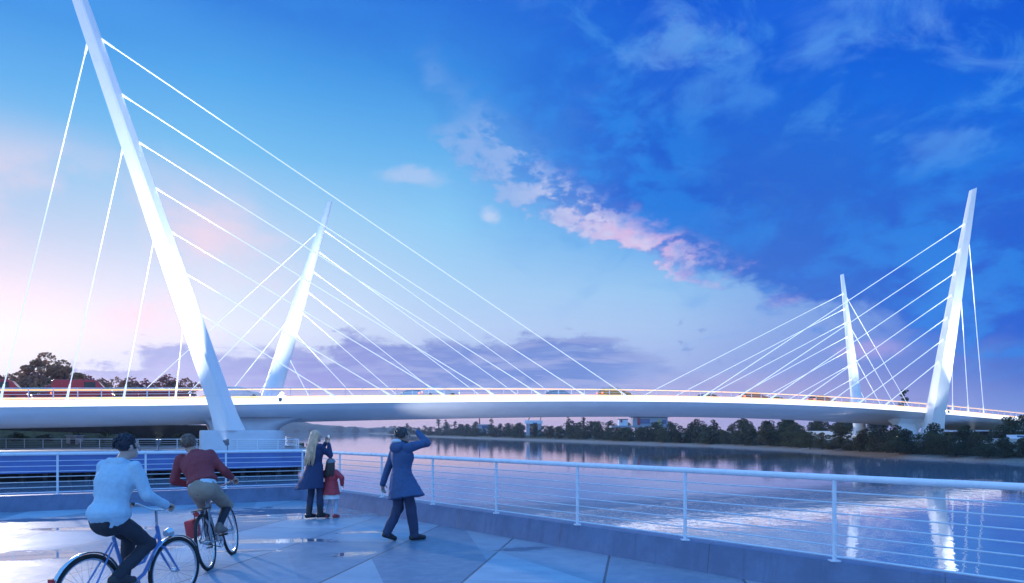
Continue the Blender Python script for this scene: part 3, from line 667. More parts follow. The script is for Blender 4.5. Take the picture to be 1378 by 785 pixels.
def broad_tree(seed, h, wdt, nleaf, lm, low=.12, size=.22, sparse=False):
    """unit: metres; returns (crown mesh, trunk mesh)"""
    r = random.Random(seed); tr = MB(); clumps = []
    th = h*(.45 if low > .2 else .3)
    tr.tube([(0,0,-.3),(r.uniform(-.1,.1),r.uniform(-.1,.1),th*.5),(r.uniform(-.2,.2),r.uniform(-.2,.2),th),(0,0,h*.75)], [h*.03,h*.024,h*.018,h*.006], 7)
    for k in range(11 if not sparse else 15):
        a = r.uniform(0, 6.28); z0 = h*r.uniform(.18,.55); rr = wdt*r.uniform(.25,.95)
        zc = h*r.uniform(low+.1, .88); rr *= 1-.55*max(0, (zc/h-.5))/.5
        e = (rr*math.cos(a), rr*math.sin(a), zc)
        tr.tube([(0,0,z0),(e[0]*.5,e[1]*.5,(z0+zc)/2+.1*h),e], [h*.012,h*.008,h*.003], 5)
        q = wdt*r.uniform(.26,.48)*(0.72 if sparse else 1)
        clumps.append((e, (q, q, q*r.uniform(.6,.95))))
    clumps.append(((0,0,h*.9), (wdt*.28,wdt*.28,h*.1))); clumps.append(((0,0,h*.6), (wdt*.5,wdt*.5,h*.22)))
    if low < .2: clumps += [((wdt*.4*math.cos(k*1.3),wdt*.4*math.sin(k*1.3),h*.16),(wdt*.5,wdt*.5,h*.16)) for k in range(5)]
    cr = MB(); leaf_cloud(cr, clumps, nleaf, size, r)
    return cr.mesh('crown', lm), tr.mesh('trunk', barkm, smooth=True)
def conifer(seed, h):
    r = random.Random(seed); tr = MB(); tr.tube([(0,0,-.3),(0,0,h)], [h*.025,h*.005], 7); cr = MB()
    cl = []
    for k in range(34):
        f = r.uniform(.28, .98); a = r.uniform(0,6.28); rr = h*.19*(1-f*.8)*r.uniform(.3,1.1)
        cl.append(((rr*math.cos(a), rr*math.sin(a), h*f), (h*.075*(1.15-f*.7), h*.075*(1.15-f*.7), h*.028)))
    leaf_cloud(cr, cl, 1500, .16, r)
    return cr.mesh('crown', greenm), tr.mesh('trunk', barkm, smooth=True)
bushes = [broad_tree(10+k, 5.0, 2.6, 2600, greenm if k % 3 else oliv, .02, .16) for k in range(5)]
trees = [broad_tree(30+k, 7.5, 3.2, 2600, greenm if k % 2 else oliv, .12, .21) for k in range(5)]
tall = [broad_tree(50+k, 12, 3.6, 4200, redm, .25, .17, True) for k in range(3)]
reds = [broad_tree(60+k, 8, 3.0, 1900, redm, .25, .17, True) for k in range(3)]
cons = [conifer(70+k, 10) for k in range(3)]
def plant(kind, pair, x, y, z, s, sz, label, cat, group, rz):
    o = empty(kind, (x, y, z), label, cat, group, rz); o.scale = (s, s, sz)
    link_mesh('crown', pair[0], o); link_mesh('trunk', pair[1], o); return o
def shore_at(px):
    for a, b in zip(sh, sh[1:]):
        pa, pb = 689+F*a.x/a.y, 689+F*b.x/b.y
        if (pa-px)*(pb-px) <= 0 and pa != pb: return a.lerp(b, (px-pa)/(pb-pa))
    return sh[-1]
# bank trees and bushes, ordered from the far (left) end to the near (right) end
def row(first, last, step, inl, kind_list, zb, hpx, kind, lab, cat, group):
    px = first; items = []
    while px < last:
        items.append(px); px += step(px)
    for i, px in enumerate(items):
        p = shore_at(px); n = Vector((.78,.62)) if px > 700 else Vector((.45,.9))
        o_ = inl(px)*random.uniform(.75,1.3); x, y = p.x+n.x*o_, p.y+n.y*o_
        h = hpx(px)*y/F*random.uniform(.82,1.16); pair = random.choice(kind_list)
        base = {id(k): v for k, v in HTS}[id(pair)]
        s = h/base
        plant(kind, pair, x, y, zb, s*random.uniform(.95,1.35), s, lab % ordinal(i+1), cat, group, random.uniform(0,6.28))
HTS = [(b, 5.0) for b in bushes]+[(t, 7.5) for t in trees]+[(t, 12) for t in tall]+[(t, 8) for t in reds]+[(t, 10) for t in cons]
row(524, 1068, lambda p: 5.0+(p-524)*.014, lambda p: 4.5+7*(1-min(1,(p-524)/400)), bushes+trees, WZ+.7, lambda p: 10.5+(p-524)*.026, 'bank_tree',
    'dark bushy tree in the front row of the far bank, %s from its left end', 'tree', 'front row of trees on the far bank')
row(585, 1050, lambda p: 8.5+(p-585)*.014, lambda p: 22, trees, -2.0, lambda p: 14.5+(p-585)*.029, 'bank_tree',
    'rounded tree in the back row on the far bank, %s from its left end', 'tree', 'back row of trees on the far bank')
row(1064, 1430, lambda p: 15+(p-1064)*.03, lambda p: 3.6, bushes, WZ+.6, lambda p: 19 + (p-1064)*.045, 'shrub',
    'dark shrub at the waterline before the right pylons, %s from the left', 'shrub', 'shrubs on the near right bank')
# taller shrubs that reach up against the deck, each read from the photograph
for px, yt, dz, lab in ((1068,572,150,'spreading grey green tree beside the pale wall under the deck'),(1131,569,126,'round dark tree standing before the pale wall under the deck'),
                        (1085,582,138,'round dark shrub just left of the pale wall'),(1165,577,112,'dark bush before the foot of the slender right pylon'),
                        (1190,577,99,'low dark bush at the water left of the tall right pylon'),(1200,579,97,'small dark bush at the waterline before the right pier'),(1218,577,99,'dark leafy bush at the water before the right pier'),(1178,579,101,'small bush at the water below the slender right pylon'),(1207,574,106,'leafy bush just left of the foot of the tall right pylon'),(1256,571,100,'loose dark bush before the foot of the tall right pylon'),
                        (1300,572,98,'wide tall bush right of the tall right pylon'),(1354,561,104,'dark tree rising to the deck at the far right edge'),
                        (1378,558,102,'dark tree cut by the right edge of the photo'),(1031,566,150,'dark tree touching the deck underside left of the grey green tree')):
    X = (px-689)/F*dz; h = (581-yt)/F*dz + 2.6; pr = random.choice(bushes if h < 4.2 else trees)
    s = h/dict((id(k), v) for k, v in HTS)[id(pr)]
    plant('bank_tree', pr, X, dz, -2.6, s*random.uniform(1.0,1.25), s, lab, 'tree', None, random.uniform(0,6))
for px, yt, dz, lab in ((590,563,520,'thin conifer on the far bank, leftmost of a close pair'),(600,565,500,'thin conifer on the far bank, right one of a close pair'),(612,566,480,'broad conifer on the far bank right of the close pair'),(548,569,600,'lone thin conifer near the left tip of the far bank'),
                        (661,561,400,'single tall conifer beside the small blue shed'),(765,560,290,'conifer with a forked top under the middle of the bridge'),(785,560,285,'conifer with a broad top right of the forked one'),
                        (1216,524,190,'conifer rising above the deck between the right pylons'),(1156,536,190,'conifer top behind the slender right pylon'),(1268,536,170,'conifer top just right of the tall right pylon')):
    X = (px-689)/F*dz; h = (581-yt)/F*dz + 2.2; s = h/10
    plant('conifer', random.choice(cons), X, dz, -2.2, s*(1.15 if dz < 450 else 1.5), s, lab, 'tree', None, random.uniform(0,6))
# row of trees behind the right end, seen under the deck
for k in range(14):
    px = 1040 + k*11; dz = 205; h = 5.2+random.uniform(-.5,.8)
    plant('bank_tree', random.choice(trees), (px-689)/F*dz, dz+random.uniform(-6,6), -1.8, h/7.5*1.2, h/7.5,
          'dark tree behind the pale wall under the deck, %s from the left' % ordinal(k+1), 'tree', 'trees behind the pale wall', random.uniform(0,6))
# russet trees behind the left approach
for px, yt, dz, big, lab in ((62,474,116,1,'tallest russet tree behind the left approach'),(36,494,118,1,'russet tree left of the tallest one'),(84,484,114,1,'russet tree leaning right of the tallest one'),
                        (12,503,112,0,'small dark tree at the left edge of the photo'),(-8,500,114,0,'dark tree cut off by the left edge of the photo'),(120,506,112,0,'small russet tree right of the tall clump'),(137,509,112,0,'low russet tree beside the small one'),
                        (156,508,112,0,'low russet tree midway to the tall left pylon'),(176,507,112,0,'small leafy russet tree midway to the tall left pylon'),(196,510,112,0,'low russet tree left of the pair by the pylon'),
                        (226,504,112,0,'russet tree with thin top left of the tall pylon'),(250,509,112,0,'low russet tree next to the tall left pylon'),(24,508,116,0,'low dark tree under the tall russet clump'),(50,500,112,0,'dark round tree at the front of the tall clump')):
    X = (px-689)/F*dz; h = (581-yt)/F*dz + 1.7; pr = random.choice(tall if big else reds); s = h/(12 if big else 8)
    plant('russet_tree', pr, X, dz, -1.7, s*(1.15 if big else 1.0), s, lab, 'tree', 'russet trees behind the left approach', random.uniform(0,6))
# shrubs in the dark under the left approach
for k in range(9):
    p = BP(-24+k*2.6, 17.6, 0, False)
    plant('shrub', bushes[k % 5], p.x, p.y, GZ, .5*random.uniform(.7,1.0), random.uniform(.26,.36), 'low shrub in the shade under the left approach, %s from the left' % ordinal(k+1), 'shrub', 'shrubs under the left approach', k)
# hazy tree clumps on the far shore
for k, (px, yt, wpx) in enumerate(((456,573,20),(478,574,14),(517,574,12),(398,578,10),(420,577,12),(500,577,10))):
    dz = 1500; s = ((581-yt)/F*dz+3)/7.5
    plant('far_tree', trees[k % 5], (px-689)/F*dz, dz, WZ+1, wpx/F*dz/6.4, s, 'hazy blue tree clump on the distant shore, %s of six' % ORD[k], 'tree', 'tree clumps on the distant shore', k)

# ================================================================== buildings on the far bank
def part(o, name, m, *boxes):
    mb = MB()
    for c, s in boxes: mb.box(c, s)
    return mb.build(name, m, o)
greyb = mat('grey cladding', (.34,.36,.42), .6, scale=.4); whiteb = mat('white cladding', (.72,.74,.78), .5, scale=.4, var=.06)
redb = mat('red panel', (.45,.05,.06), .5); orangeb = mat('orange mast paint', (.55,.20,.10), .5); yelb = mat('yellow panel', (.50,.42,.10), .5)
blueb = mat('blue glazing', (.06,.12,.25), .15); darkb = mat('dark void', (.03,.03,.04), .8)
def site(px, dz): return ((px-689)/F*dz, dz)
x, y = site(653, 405)
b = empty('shed', (x,y,-1.8), 'small blue shed with a red mast on the far bank', 'shed')
part(b, 'wall', greyb, ((0,0,3),(8,5,6))); part(b, 'window', blueb, ((.6,-2.52,4.6),(5,.06,1.6))); part(b, 'roof', whiteb, ((0,0,6.12),(8.6,5.6,.24))); part(b, 'mast', redb, ((-3.4,-1,7.5),(.7,.7,4.2)), ((-3.4,-1,10.6),(.35,.35,2.2)))
x, y = site(718, 310)
b = empty('dock_gantry', (x,y,-1.8), 'pale grey dock gantry with two tilted orange masts', 'gantry')
part(b, 'leg', greyb, ((-2.6,0,3.4),(1.6,2.4,6.8))); part(b, 'leg', greyb, ((2.8,0,3.4),(1.6,2.4,6.8))); part(b, 'beam', whiteb, ((0,0,6.2),(8.2,2.8,1.5))); part(b, 'window', blueb, ((.6,-1.44,5.6),(2,.06,.7)))
for sx in (-2.4,3.0):
    MB().tube([(sx,0,6.9),(sx+.8,0,9.4)], .25, 6).build('mast', orangeb, b)
x, y = site(862, 232)
b = empty('boathouse', (x,y,-1.8), 'long grey boathouse with red and yellow panels on thin posts', 'building')
part(b, 'floor_slab', greyb, ((-1,0,3.5),(19,6,.7))); part(b, 'wall', greyb, ((3.2,1,5.3),(12,4,2.9))); part(b, 'roof', darkb, ((3.2,1,6.87),(13.2,4.8,.24)))
part(b, 'window', blueb, ((1.2,-1.05,5.4),(3.6,.08,1.6))); part(b, 'window', blueb, ((8.0,-1.05,5.2),(1.4,.08,1.4))); part(b, 'panel', redb, ((-.8,-1.1,5.3),(1.0,.14,2.4))); part(b, 'panel', yelb, ((6.3,-1.1,5.0),(.9,.14,2.0)))
part(b, 'cabin', whiteb, ((-6.2,0,4.9),(3,3,2.1))); part(b, 'panel', redb, ((-6.9,-1.55,5.4),(.6,.1,.9))); part(b, 'rail', darkb, ((-6.2,0,6.05),(3.3,3.3,.2)))
for k in range(8): part(b, 'post', whiteb, ((-4.4+k*1.9,-2.6,1.6),(.18,.18,3.2)))
def wall_run(name, label, a, b_, z0, z1, th, m, cat):
    d = (Vector(b_)-Vector(a)); n = Vector((-d.y, d.x)).normalized()*th
    return tag(MB().prism([tuple(a), tuple(b_), tuple(Vector(b_)+n), tuple(Vector(a)+n)], z0, z1).build(name, m, bevel=.03), label, cat)
wall_run('river_wall', 'long pale wall among the trees under the right end of the deck', site(1066,160), site(1200,135), -1.9, .12, .4, whiteb, 'wall')
x, y = site(1330, 108)
b = empty('landing_shelter', (x,y,-1.8), 'flat roofed landing shelter right of the tall right pylon', 'shelter', None, R(-8))
part(b, 'roof', whiteb, ((0,0,1.95),(15,3.4,.2))); part(b, 'wall', darkb, ((0,1.3,.92),(14,.2,1.7)))
for k in range(7): part(b, 'post', greyb, ((-6.6+k*2.2,-1.4,.92),(.12,.12,1.84)))
x, y = site(1355, 99)
b = empty('moored_barge', (x,y,-1.75), 'long white barge hull on the bank at the far right', 'barge', None, R(-6))
MB().loft([[(-6.8,-.9,.0),(-6.0,-1.3,.75),(-6.0,1.3,.75),(-6.8,.9,0)],[(0,-1.2,-.1),(0,-1.6,.72),(0,1.6,.72),(0,1.2,-.1)],[(8,-1.2,0),(8.4,-1.6,.75),(8.4,1.6,.75),(8,1.2,0)]]).build('hull', whiteb, b)
part(b, 'cabin', whiteb, ((3,0,1.0),(5,2,.55))); part(b, 'window', blueb, ((3,-1.02,1.05),(4.4,.05,.25)))

# ================================================================== traffic on the bridge
tyre = mat('tyre rubber', (.02,.02,.02), .8); glassm = mat('car glass', (.02,.025,.03), .06, var=.02)
headm = mat('lit headlamp', (.9,.9,.85), .2, emit=(1,.86,.62), estr=9.0); tailm = mat('lit tail lamp', (.5,.03,.02), .2, emit=(1,.10,.03), estr=7.0)
def paint(n, c): return mat(n+' car paint', c, .22, var=.03)
PAINTS = [('red',(.45,.03,.03)),('orange',(.65,.20,.03)),('yellow',(.70,.48,.06)),('white',(.75,.75,.75)),('silver',(.45,.46,.48)),('maroon',(.18,.02,.03)),('amber',(.70,.34,.05)),('dark blue',(.03,.05,.18))]
def car_meshes(van):
    hw = .86
    if van: pr = [(-2.35,.45),(-2.4,1.0),(-2.3,1.95),(-2.1,2.08),(.9,2.08),(1.25,1.95),(1.75,1.22),(2.35,1.02),(2.42,.55),(2.35,.35),(-2.2,.35)]
    else:   pr = [(-2.15,.42),(-2.18,.85),(-1.95,.98),(-1.35,1.38),(-.9,1.46),(.1,1.45),(.45,1.36),(1.05,.98),(1.9,.84),(2.15,.66),(2.15,.38),(-2.0,.30)]
    def body():
        r = []
        for yy, k in ((-hw,.93),(-hw*.96,1.0),(hw*.96,1.0),(hw,.93)):
            r.append([(x*k if abs(x) > 1.9 else x, yy*(1 if z < 1.0 else .84), .35+(z-.35)*(k if z > 1 else 1)) for x, z in pr])
        return MB().loft(r)
    gl = MB()
    if van: gl.box((1.47,0,1.6),(.05,1.3,.55),Matrix.Rotation(R(-38),3,'Y')); [gl.box((.6,s*.748,1.62),(.9,.03,.5)) for s in (-1,1)]
    else:
        for s in (-1,1): gl.prism([(-1.2,s*.738-.012),(.62,s*.738-.012),(.62,s*.738+.012),(-1.2,s*.738+.012)], [1.02]*4, [1.37,1.33,1.33,1.37])
        gl.box((.78,0,1.18),(.03,1.22,.42),Matrix.Rotation(R(-56),3,'Y')); gl.box((-1.68,0,1.2),(.03,1.22,.48),Matrix.Rotation(R(55),3,'Y'))
    wh = MB().tube([(0,-.1,0),(0,.1,0)], .32, 14).tube([(0,-.108,0),(0,.108,0)], .17, 10)
    return body, gl.mesh('window', glassm), wh.mesh('wheel', tyre, smooth=True), MB().box((0,0,0),(.08,.30,.15)).mesh('headlight', headm), MB().box((0,0,0),(.08,.30,.15)).mesh('taillight', tailm)
CM = {False: car_meshes(False), True: car_meshes(True)}; protos = {}
def car_proto(van, ci):
    if (van, ci) in protos: return protos[(van, ci)], False
    nm, col = PAINTS[ci]; body, gl, wh, hl, tl = CM[van]
    o = empty('delivery_van' if van else 'car', (0,0,0), 'vehicle on the bridge deck', 'van' if van else 'car', 'traffic on the bridge')
    body().build('body', paint(nm, col), o, smooth=True, bevel=.04); link_mesh('window', gl, o)
    for sx in (-1.35, 1.35):
        for sy in (-.80, .80): link_mesh('wheel', wh, o, (sx, sy, .32))
    fx, hz = (2.36,.72) if van else (2.13,.62)
    for sy in (-.62,.62): link_mesh('headlight', hl, o, (fx,sy,hz)); link_mesh('taillight', tl, o, (-(fx+.01) if van else -2.14,sy,hz+.14))
    protos[(van, ci)] = o; return o, True
cyaw = math.atan2(ad.y, ad.x)
for lane, (v, rev) in enumerate(((4.6, False), (11.4, True))):
    t = -24.0 + lane*2.5; i = 0
    while t < 126:
        van = t < -6 and random.random() < .3
        ci = random.choice([0,5] if t < 0 else [1,6,3,3,4,6,0,1])
        o, fresh = car_proto(van, ci)
        q = BP(t, v, -.018); slope = math.atan2(zt(t+1)-zt(t-1), 2)
        i += 1
        lab = '%s %s in the %s lane of the bridge, %s from the left' % (PAINTS[ci][0], 'van' if van else 'car', 'far' if lane else 'near', ordinal(i))
        if fresh: c = o; c['label'] = lab
        else: c = copy_tree(o, label=lab)
        c.location = q; c.rotation_euler = (0, (slope if rev else -slope), cyaw + (math.pi if rev else 0))
        t += random.uniform(6, 8) if t < -4 else random.uniform(12, 30)

# ================================================================== people and bicycles
V3 = Vector
def cone_caps(mb, p0, p1, r0, r1, n=12, flat=1.0):
    p0, p1 = V3(p0), V3(p1); d = (p1-p0); L = d.length or 1e-4; d = d/L
    pts, rs = [], []
    for k in range(5): a = math.pi/2*(1-k/4); pts.append(p0 - d*r0*math.sin(a)); rs.append(max(1e-3, r0*math.cos(a)))
    for k in range(1, 5): a = math.pi/2*k/4; pts.append(p1 + d*r1*math.sin(a)); rs.append(max(1e-3, r1*math.cos(a)))
    mb.tube(pts, rs, n, flat=flat)
def remesh(mb, name, m, voxel, iters=6, wrinkle=0.0, wscale=14, seed=0):
    me0 = bpy.data.meshes.new(name+'_raw'); me0.from_pydata(mb.v, [], mb.f)
    bm = bmesh.new(); bm.from_mesh(me0); bmesh.ops.recalc_face_normals(bm, faces=bm.faces); bm.to_mesh(me0); bm.free()
    o = bpy.data.objects.new(name+'_raw', me0); C.objects.link(o)
    md = o.modifiers.new('r', 'REMESH'); md.mode = 'VOXEL'; md.voxel_size = voxel
    sm = o.modifiers.new('s', 'SMOOTH'); sm.factor = .5; sm.iterations = iters
    dg = bpy.context.evaluated_depsgraph_get()
    me = bpy.data.meshes.new_from_object(o.evaluated_get(dg)); me.name = name
    bpy.data.objects.remove(o); bpy.data.meshes.remove(me0)
    if wrinkle:
        nv = len(me.vertices); co = np.empty(nv*3); no = np.empty(nv*3)
        me.vertices.foreach_get('co', co); me.vertex_normals.foreach_get('vector', no)
        co = co.reshape(-1,3); no = no.reshape(-1,3)
        d = np.array([mnoise.noise(V3((c[0]*wscale+seed, c[1]*wscale, c[2]*wscale*.55)))+.5*mnoise.noise(V3((c[0]*wscale*2.3, c[1]*wscale*2.3+seed, c[2]*wscale*1.1))) for c in co])
        co += no*(d*wrinkle)[:,None]; me.vertices.foreach_set('co', co.ravel())
    for p in me.polygons: p.use_smooth = True
    me.materials.clear(); me.materials.append(m); me.update(); return me
def ik(a, b, l1, l2, hint):
    a, b = V3(a), V3(b); d = b-a; L = min(d.length, (l1+l2)*.999); dn = d.normalized()
    x = (L*L + l1*l1 - l2*l2)/(2*L); h = math.sqrt(max(0, l1*l1-x*x))
    hn = V3(hint); hn = hn - dn*hn.dot(dn); hn = hn.normalized() if hn.length > 1e-5 else dn.orthogonal().normalized()
    return a + dn*x + hn*h
def hand(mb, w, d, n, side, curl, s=1.0):
    """palm, four bent fingers of unequal length and a thumb; d finger direction, n palm normal, side towards the thumb"""
    w, d, n = V3(w), V3(d).normalized(), V3(n); n = (n-d*n.dot(d)).normalized(); sd = d.cross(n)
    if sd.dot(V3(side)) < 0: sd = -sd
    M = Matrix((sd, n, d)).transposed()
    mb.ell(w+d*.048*s, (.040*s,.017*s,.056*s), M)
    for k, (o, L) in enumerate(((.030,.072),(.010,.082),(-.011,.077),(-.030,.060))):
        b = w + d*.085*s + sd*o*s; a1 = curl*.55; a2 = curl*1.25; a3 = curl*1.75
        p1 = b + (d*math.cos(a1)+n*math.sin(a1))*L*.45*s
        p2 = p1 + (d*math.cos(a2)+n*math.sin(a2))*L*.32*s
        p3 = p2 + (d*math.cos(a3)+n*math.sin(a3))*L*.26*s
        for q0, q1, r0, r1 in ((b,p1,.0105,.0098),(p1,p2,.0096,.009),(p2,p3,.0088,.0078)): cone_caps(mb, q0, q1, r0*s, r1*s, 8)
    t0 = w + d*.025*s + sd*.034*s; t1 = t0 + (sd*.75+d*.6+n*.35).normalized()*.038*s; t2 = t1 + (d*.8+n*(.35+.5*curl)+sd*.1).normalized()*.034*s
    cone_caps(mb, t0, t1, .013*s, .0115*s, 8); cone_caps(mb, t1, t2, .0112*s, .009*s, 8)
def torso_rings(P, Cc, N, hr, sr, k=1.0, s=1.0, extra=None):
    P, Cc, N, hr, sr = V3(P), V3(Cc), V3(N), V3(hr).normalized(), V3(sr).normalized()
    spec = [(-.35,.125,.10,0),(-.12,.158,.122,0),(.22,.160,.118,0),(.55,.140,.104,.2),(.80,.150,.110,.5),(1.0,.166,.120,.8),(1.28,.176,.116,1),(1.62,.160,.092,1),(1.86,.10,.075,1),(2.0,.062,.060,1)]
    out = []
    for f, rx, ry, m in spec:
        c = P.lerp(Cc, f) if f <= 1 else Cc.lerp(N, f-1)
        if f < 0: c = P + (Cc-P)*f
        t = ((Cc-P).normalized()*(1-m) + (N-Cc).normalized()*m).normalized()
        r = (hr*(1-m)+sr*m); r = (r - t*r.dot(t)).normalized(); fw = t.cross(r)
        out.append([c + r*math.cos(a)*rx*k*s + fw*math.sin(a)*ry*k*s for a in [2*math.pi*i/18 for i in range(18)]])
    return out
skinm = mat('skin', (.52,.34,.27), .5, scale=20, var=.06)
eyem = mat('eye white', (.75,.75,.74), .2); pupm = mat('dark pupil', (.02,.02,.02), .2); lipm = mat('lip', (.42,.18,.16), .5)
def figure(label, loc, rot, J, s=1.0, hs=1.0, group=None):
    """J: joints in metres in the figure's own frame (x right, y ahead, z up, origin on the ground)"""
    mb = MB(); S = s
    mb.loft(torso_rings(J['pelvis'], J['chest'], J['neck'], J['hipv'], J['shr'], .93, S))
    H = V3(J['head']); fd = V3(J['face']).normalized(); rt = fd.cross(V3((0,0,1))).normalized(); upv = rt.cross(fd)
    M = Matrix((rt, fd, upv)).transposed(); hp = lambda x, y, z: H + M @ V3((x,y,z))*(S*hs)
    cone_caps(mb, J['neck'], H - upv*.05*S, .056*S, .052*S)
    mb.ell(hp(0,-.012,.022), (.076*S*hs,.096*S*hs,.098*S*hs), M); mb.ell(hp(0,.022,-.05), (.058*S*hs,.066*S*hs,.068*S*hs), M)
    cone_caps(mb, hp(0,.088,.012), hp(0,.112,-.022), .009*S*hs, .015*S*hs, 8)
    mb.ell(hp(0,.078,-.088), (.022*S*hs,.018*S*hs,.018*S*hs), M)
    for sx in (-1,1):
        mb.ell(hp(sx*.078,-.008,-.008), (.010*S*hs,.020*S*hs,.032*S*hs), M); mb.ell(hp(sx*.034,.076,.032), (.024*S*hs,.014*S*hs,.008*S*hs), M)
    for k in 'lr':
        hip, kn, an_, toe = (V3(J[n+k]) for n in ('hip','knee','ankle','toe'))
        cone_caps(mb, hip, kn, .078*S, .052*S); cone_caps(mb, kn, kn.lerp(an_,.35), .050*S, .052*S); cone_caps(mb, kn.lerp(an_,.3), an_, .052*S, .034*S)
        cone_caps(mb, an_+V3((0,0,-.03*S)), toe, .036*S, .028*S, flat=.9)
        sh_, el_, wr = (V3(J[n+k]) for n in ('sho','elb','wri'))
        cone_caps(mb, sh_, el_, .050*S, .039*S); cone_caps(mb, el_, wr, .040*S, .027*S)
        d, n, side, curl = J['hand'+k]; hand(mb, wr, d, n, side, curl, S*.98)
    o = bpy.data.objects.new('person', remesh(mb, 'person', skinm, .0062*max(S,.8), 3)); C.objects.link(o)
    o.location = loc; o.rotation_euler = rot; tag(o, label, 'person', group)
    for sx in (-1,1):
        e = MB().ell(hp(sx*.031,.084,.014), (.0125*S*hs,.009*S*hs,.009*S*hs), M).build('eye', eyem, o, smooth=True)
        MB().ell(hp(sx*.031,.0915,.014), (.0055*S*hs,.003*S*hs,.0055*S*hs), M).build('pupil', pupm, e, smooth=True)
    MB().ell(hp(0,.086,-.056), (.024*S*hs,.007*S*hs,.008*S*hs), M).build('mouth', lipm, o, smooth=True)
    return o, hp, M
def garment(o, name, m, fn, voxel=.011, iters=6, wrinkle=.011, ws=11, seed=0):
    mb = MB(); fn(mb); me = remesh(mb, name, m, voxel, iters, wrinkle, ws, seed); return link_mesh(name, me, o)
def joints(s=1.0, **k):
    J = dict(pelvis=(0,0,.95), chest=(0,.01,1.24), neck=(0,-.005,1.49), head=(0,.02,1.62), face=(0,1,0), hipv=(1,0,0), shr=(1,0,0))
    J.update(k); P, N, Cc = V3(J['pelvis']), V3(J['neck']), V3(J['chest']); hr, sr = V3(J['hipv']).normalized(), V3(J['shr']).normalized()
    dn = (Cc-N).normalized()
    w = J.get('shw', .178)
    for q, sg in (('l',-1),('r',1)):
        J.setdefault('hip'+q, P + hr*.085*sg*s + V3((0,0,-.02*s))); J.setdefault('sho'+q, N + sr*w*sg*s + dn*.075*s)
        an_ = V3(J['ankle'+q]); J['knee'+q] = ik(J['hip'+q], an_, .43*s, .42*s, J.get('khint'+q, (0,1,0)))
        J['elb'+q] = ik(J['sho'+q], J['wri'+q], .285*s, .255*s, J.get('ehint'+q, (sg*.3,-1,-.3)))
        J.setdefault('toe'+q, an_ + V3((sg*.03,.16,-.055))*s)
        J.setdefault('hand'+q, ((V3(J['wri'+q])-V3(J['elb'+q])), (-sg,0,0), (0,1,0), .5))
    return J
def sleeves(mb, J, s, r0=.066, r1=.056, r2=.044, short=.0):
    for k in 'lr':
        a, e, w = V3(J['sho'+k]), V3(J['elb'+k]), V3(J['wri'+k]); w2 = e.lerp(w, 1-short)
        cone_caps(mb, a, e, r0*s, r1*s); cone_caps(mb, e, w2, r1*s, r2*s)
def legs_cloth(mb, J, s, rt=.096, rk=.070, ra=.056, upto=1.0):
    for k in 'lr':
        h, kn, a = V3(J['hip'+k]), V3(J['knee'+k]), V3(J['ankle'+k])
        cone_caps(mb, h, kn, rt*s, rk*s)
        if upto > .5: cone_caps(mb, kn, kn.lerp(a, upto), rk*s, ra*s)
    P, Cc = V3(J['pelvis']), V3(J['chest']); u = (Cc-P).normalized(); hr = V3(J['hipv']).normalized(); fw = u.cross(hr)
    M = Matrix((hr, fw, u)).transposed(); mb.ell(P-u*.02*s, (.180*s,.148*s,.165*s), M)
def shoe_pair(o, name, m, J, s, sole=None, high=0.0):
    for k in 'lr':
        a, t = V3(J['ankle'+k]), V3(J['toe'+k]); d = (t-a); d = V3((d.x,d.y,d.z*.8)); fl = V3((d.x,d.y,d.z)).normalized()
        hl = a - V3((fl.x,fl.y,fl.z))*.055*s + V3((0,0,-.055*s)) - V3((0,0,0))
        mb = MB(); cone_caps(mb, hl+V3((0,0,.012*s)), a+V3((0,0,.01*s)), .040*s, .046*s); cone_caps(mb, hl, t, .042*s, .040*s); cone_caps(mb, a+V3((0,0,-.01*s)), t, .048*s, .034*s)
        if high: cone_caps(mb, a, a.lerp(V3(J['knee'+k]), high), .060*s, .068*s)
        link_mesh(name, remesh(mb, name, m, .008*s, 4), o)
def long_hair(o, m, hp, sc, length, seed, n=90, spread=.1, back=-.08, fall=(0,0,-1)):
    r = random.Random(seed); mb = MB(); fall = V3(fall)
    mb.ell(hp(0,-.022,.030), (.088*sc,.102*sc,.098*sc))
    for i in range(n):
        a = math.pi*(1.02 + .96*r.random()) if r.random() < .75 else math.pi*(r.choice([-.06,1.06]))
        x, y = math.cos(a), math.sin(a)
        p0 = hp(x*.055, y*.065-.02, .085+.02*r.random()); p1 = hp(x*.092, y*.10-.02, .0); p2 = hp(x*.095+r.uniform(-.01,.01), y*.11-.03, -.10)
        q = V3(p2)+fall*length*r.uniform(.35,.55)*sc+V3((x*spread*.25*sc, back*sc*.5, 0)); e = V3(p2)+fall*length*r.uniform(.75,1.1)*sc+V3((x*spread*.2+r.uniform(-.03,.03), back, 0))*sc
        mb.tube([p0,p1,p2,q,e], [.012*sc,.018*sc,.019*sc,.016*sc,.004*sc], 6)
    return mb.build('hair', m, o, smooth=True)
def short_hair(o, m, hp, sc, seed, cover=.0, n=130):
    r = random.Random(seed); mb = MB()
    mb.ell(hp(0,-.024,.034), (.087*sc,.101*sc,.096*sc))
    for i in range(n):
        a, b = r.uniform(0,6.28), r.uniform(-.5,1.4)
        p = (math.cos(a)*math.cos(b)*.083, math.sin(a)*math.cos(b)*.098-.024, math.sin(b)*.092+.03)
        if p[1] > .045 and p[2] < .075: continue
        q = (p[0]*1.14+r.uniform(-.012,.012), p[1]*1.12-.012, p[2]*1.08-.018)
        mb.tube([hp(*p), hp((p[0]+q[0])/2*1.03,(p[1]+q[1])/2*1.03,(p[2]+q[2])/2+.008), hp(*q)], [.012*sc,.011*sc,.003*sc], 6)
    return mb.build('hair', m, o, smooth=True)

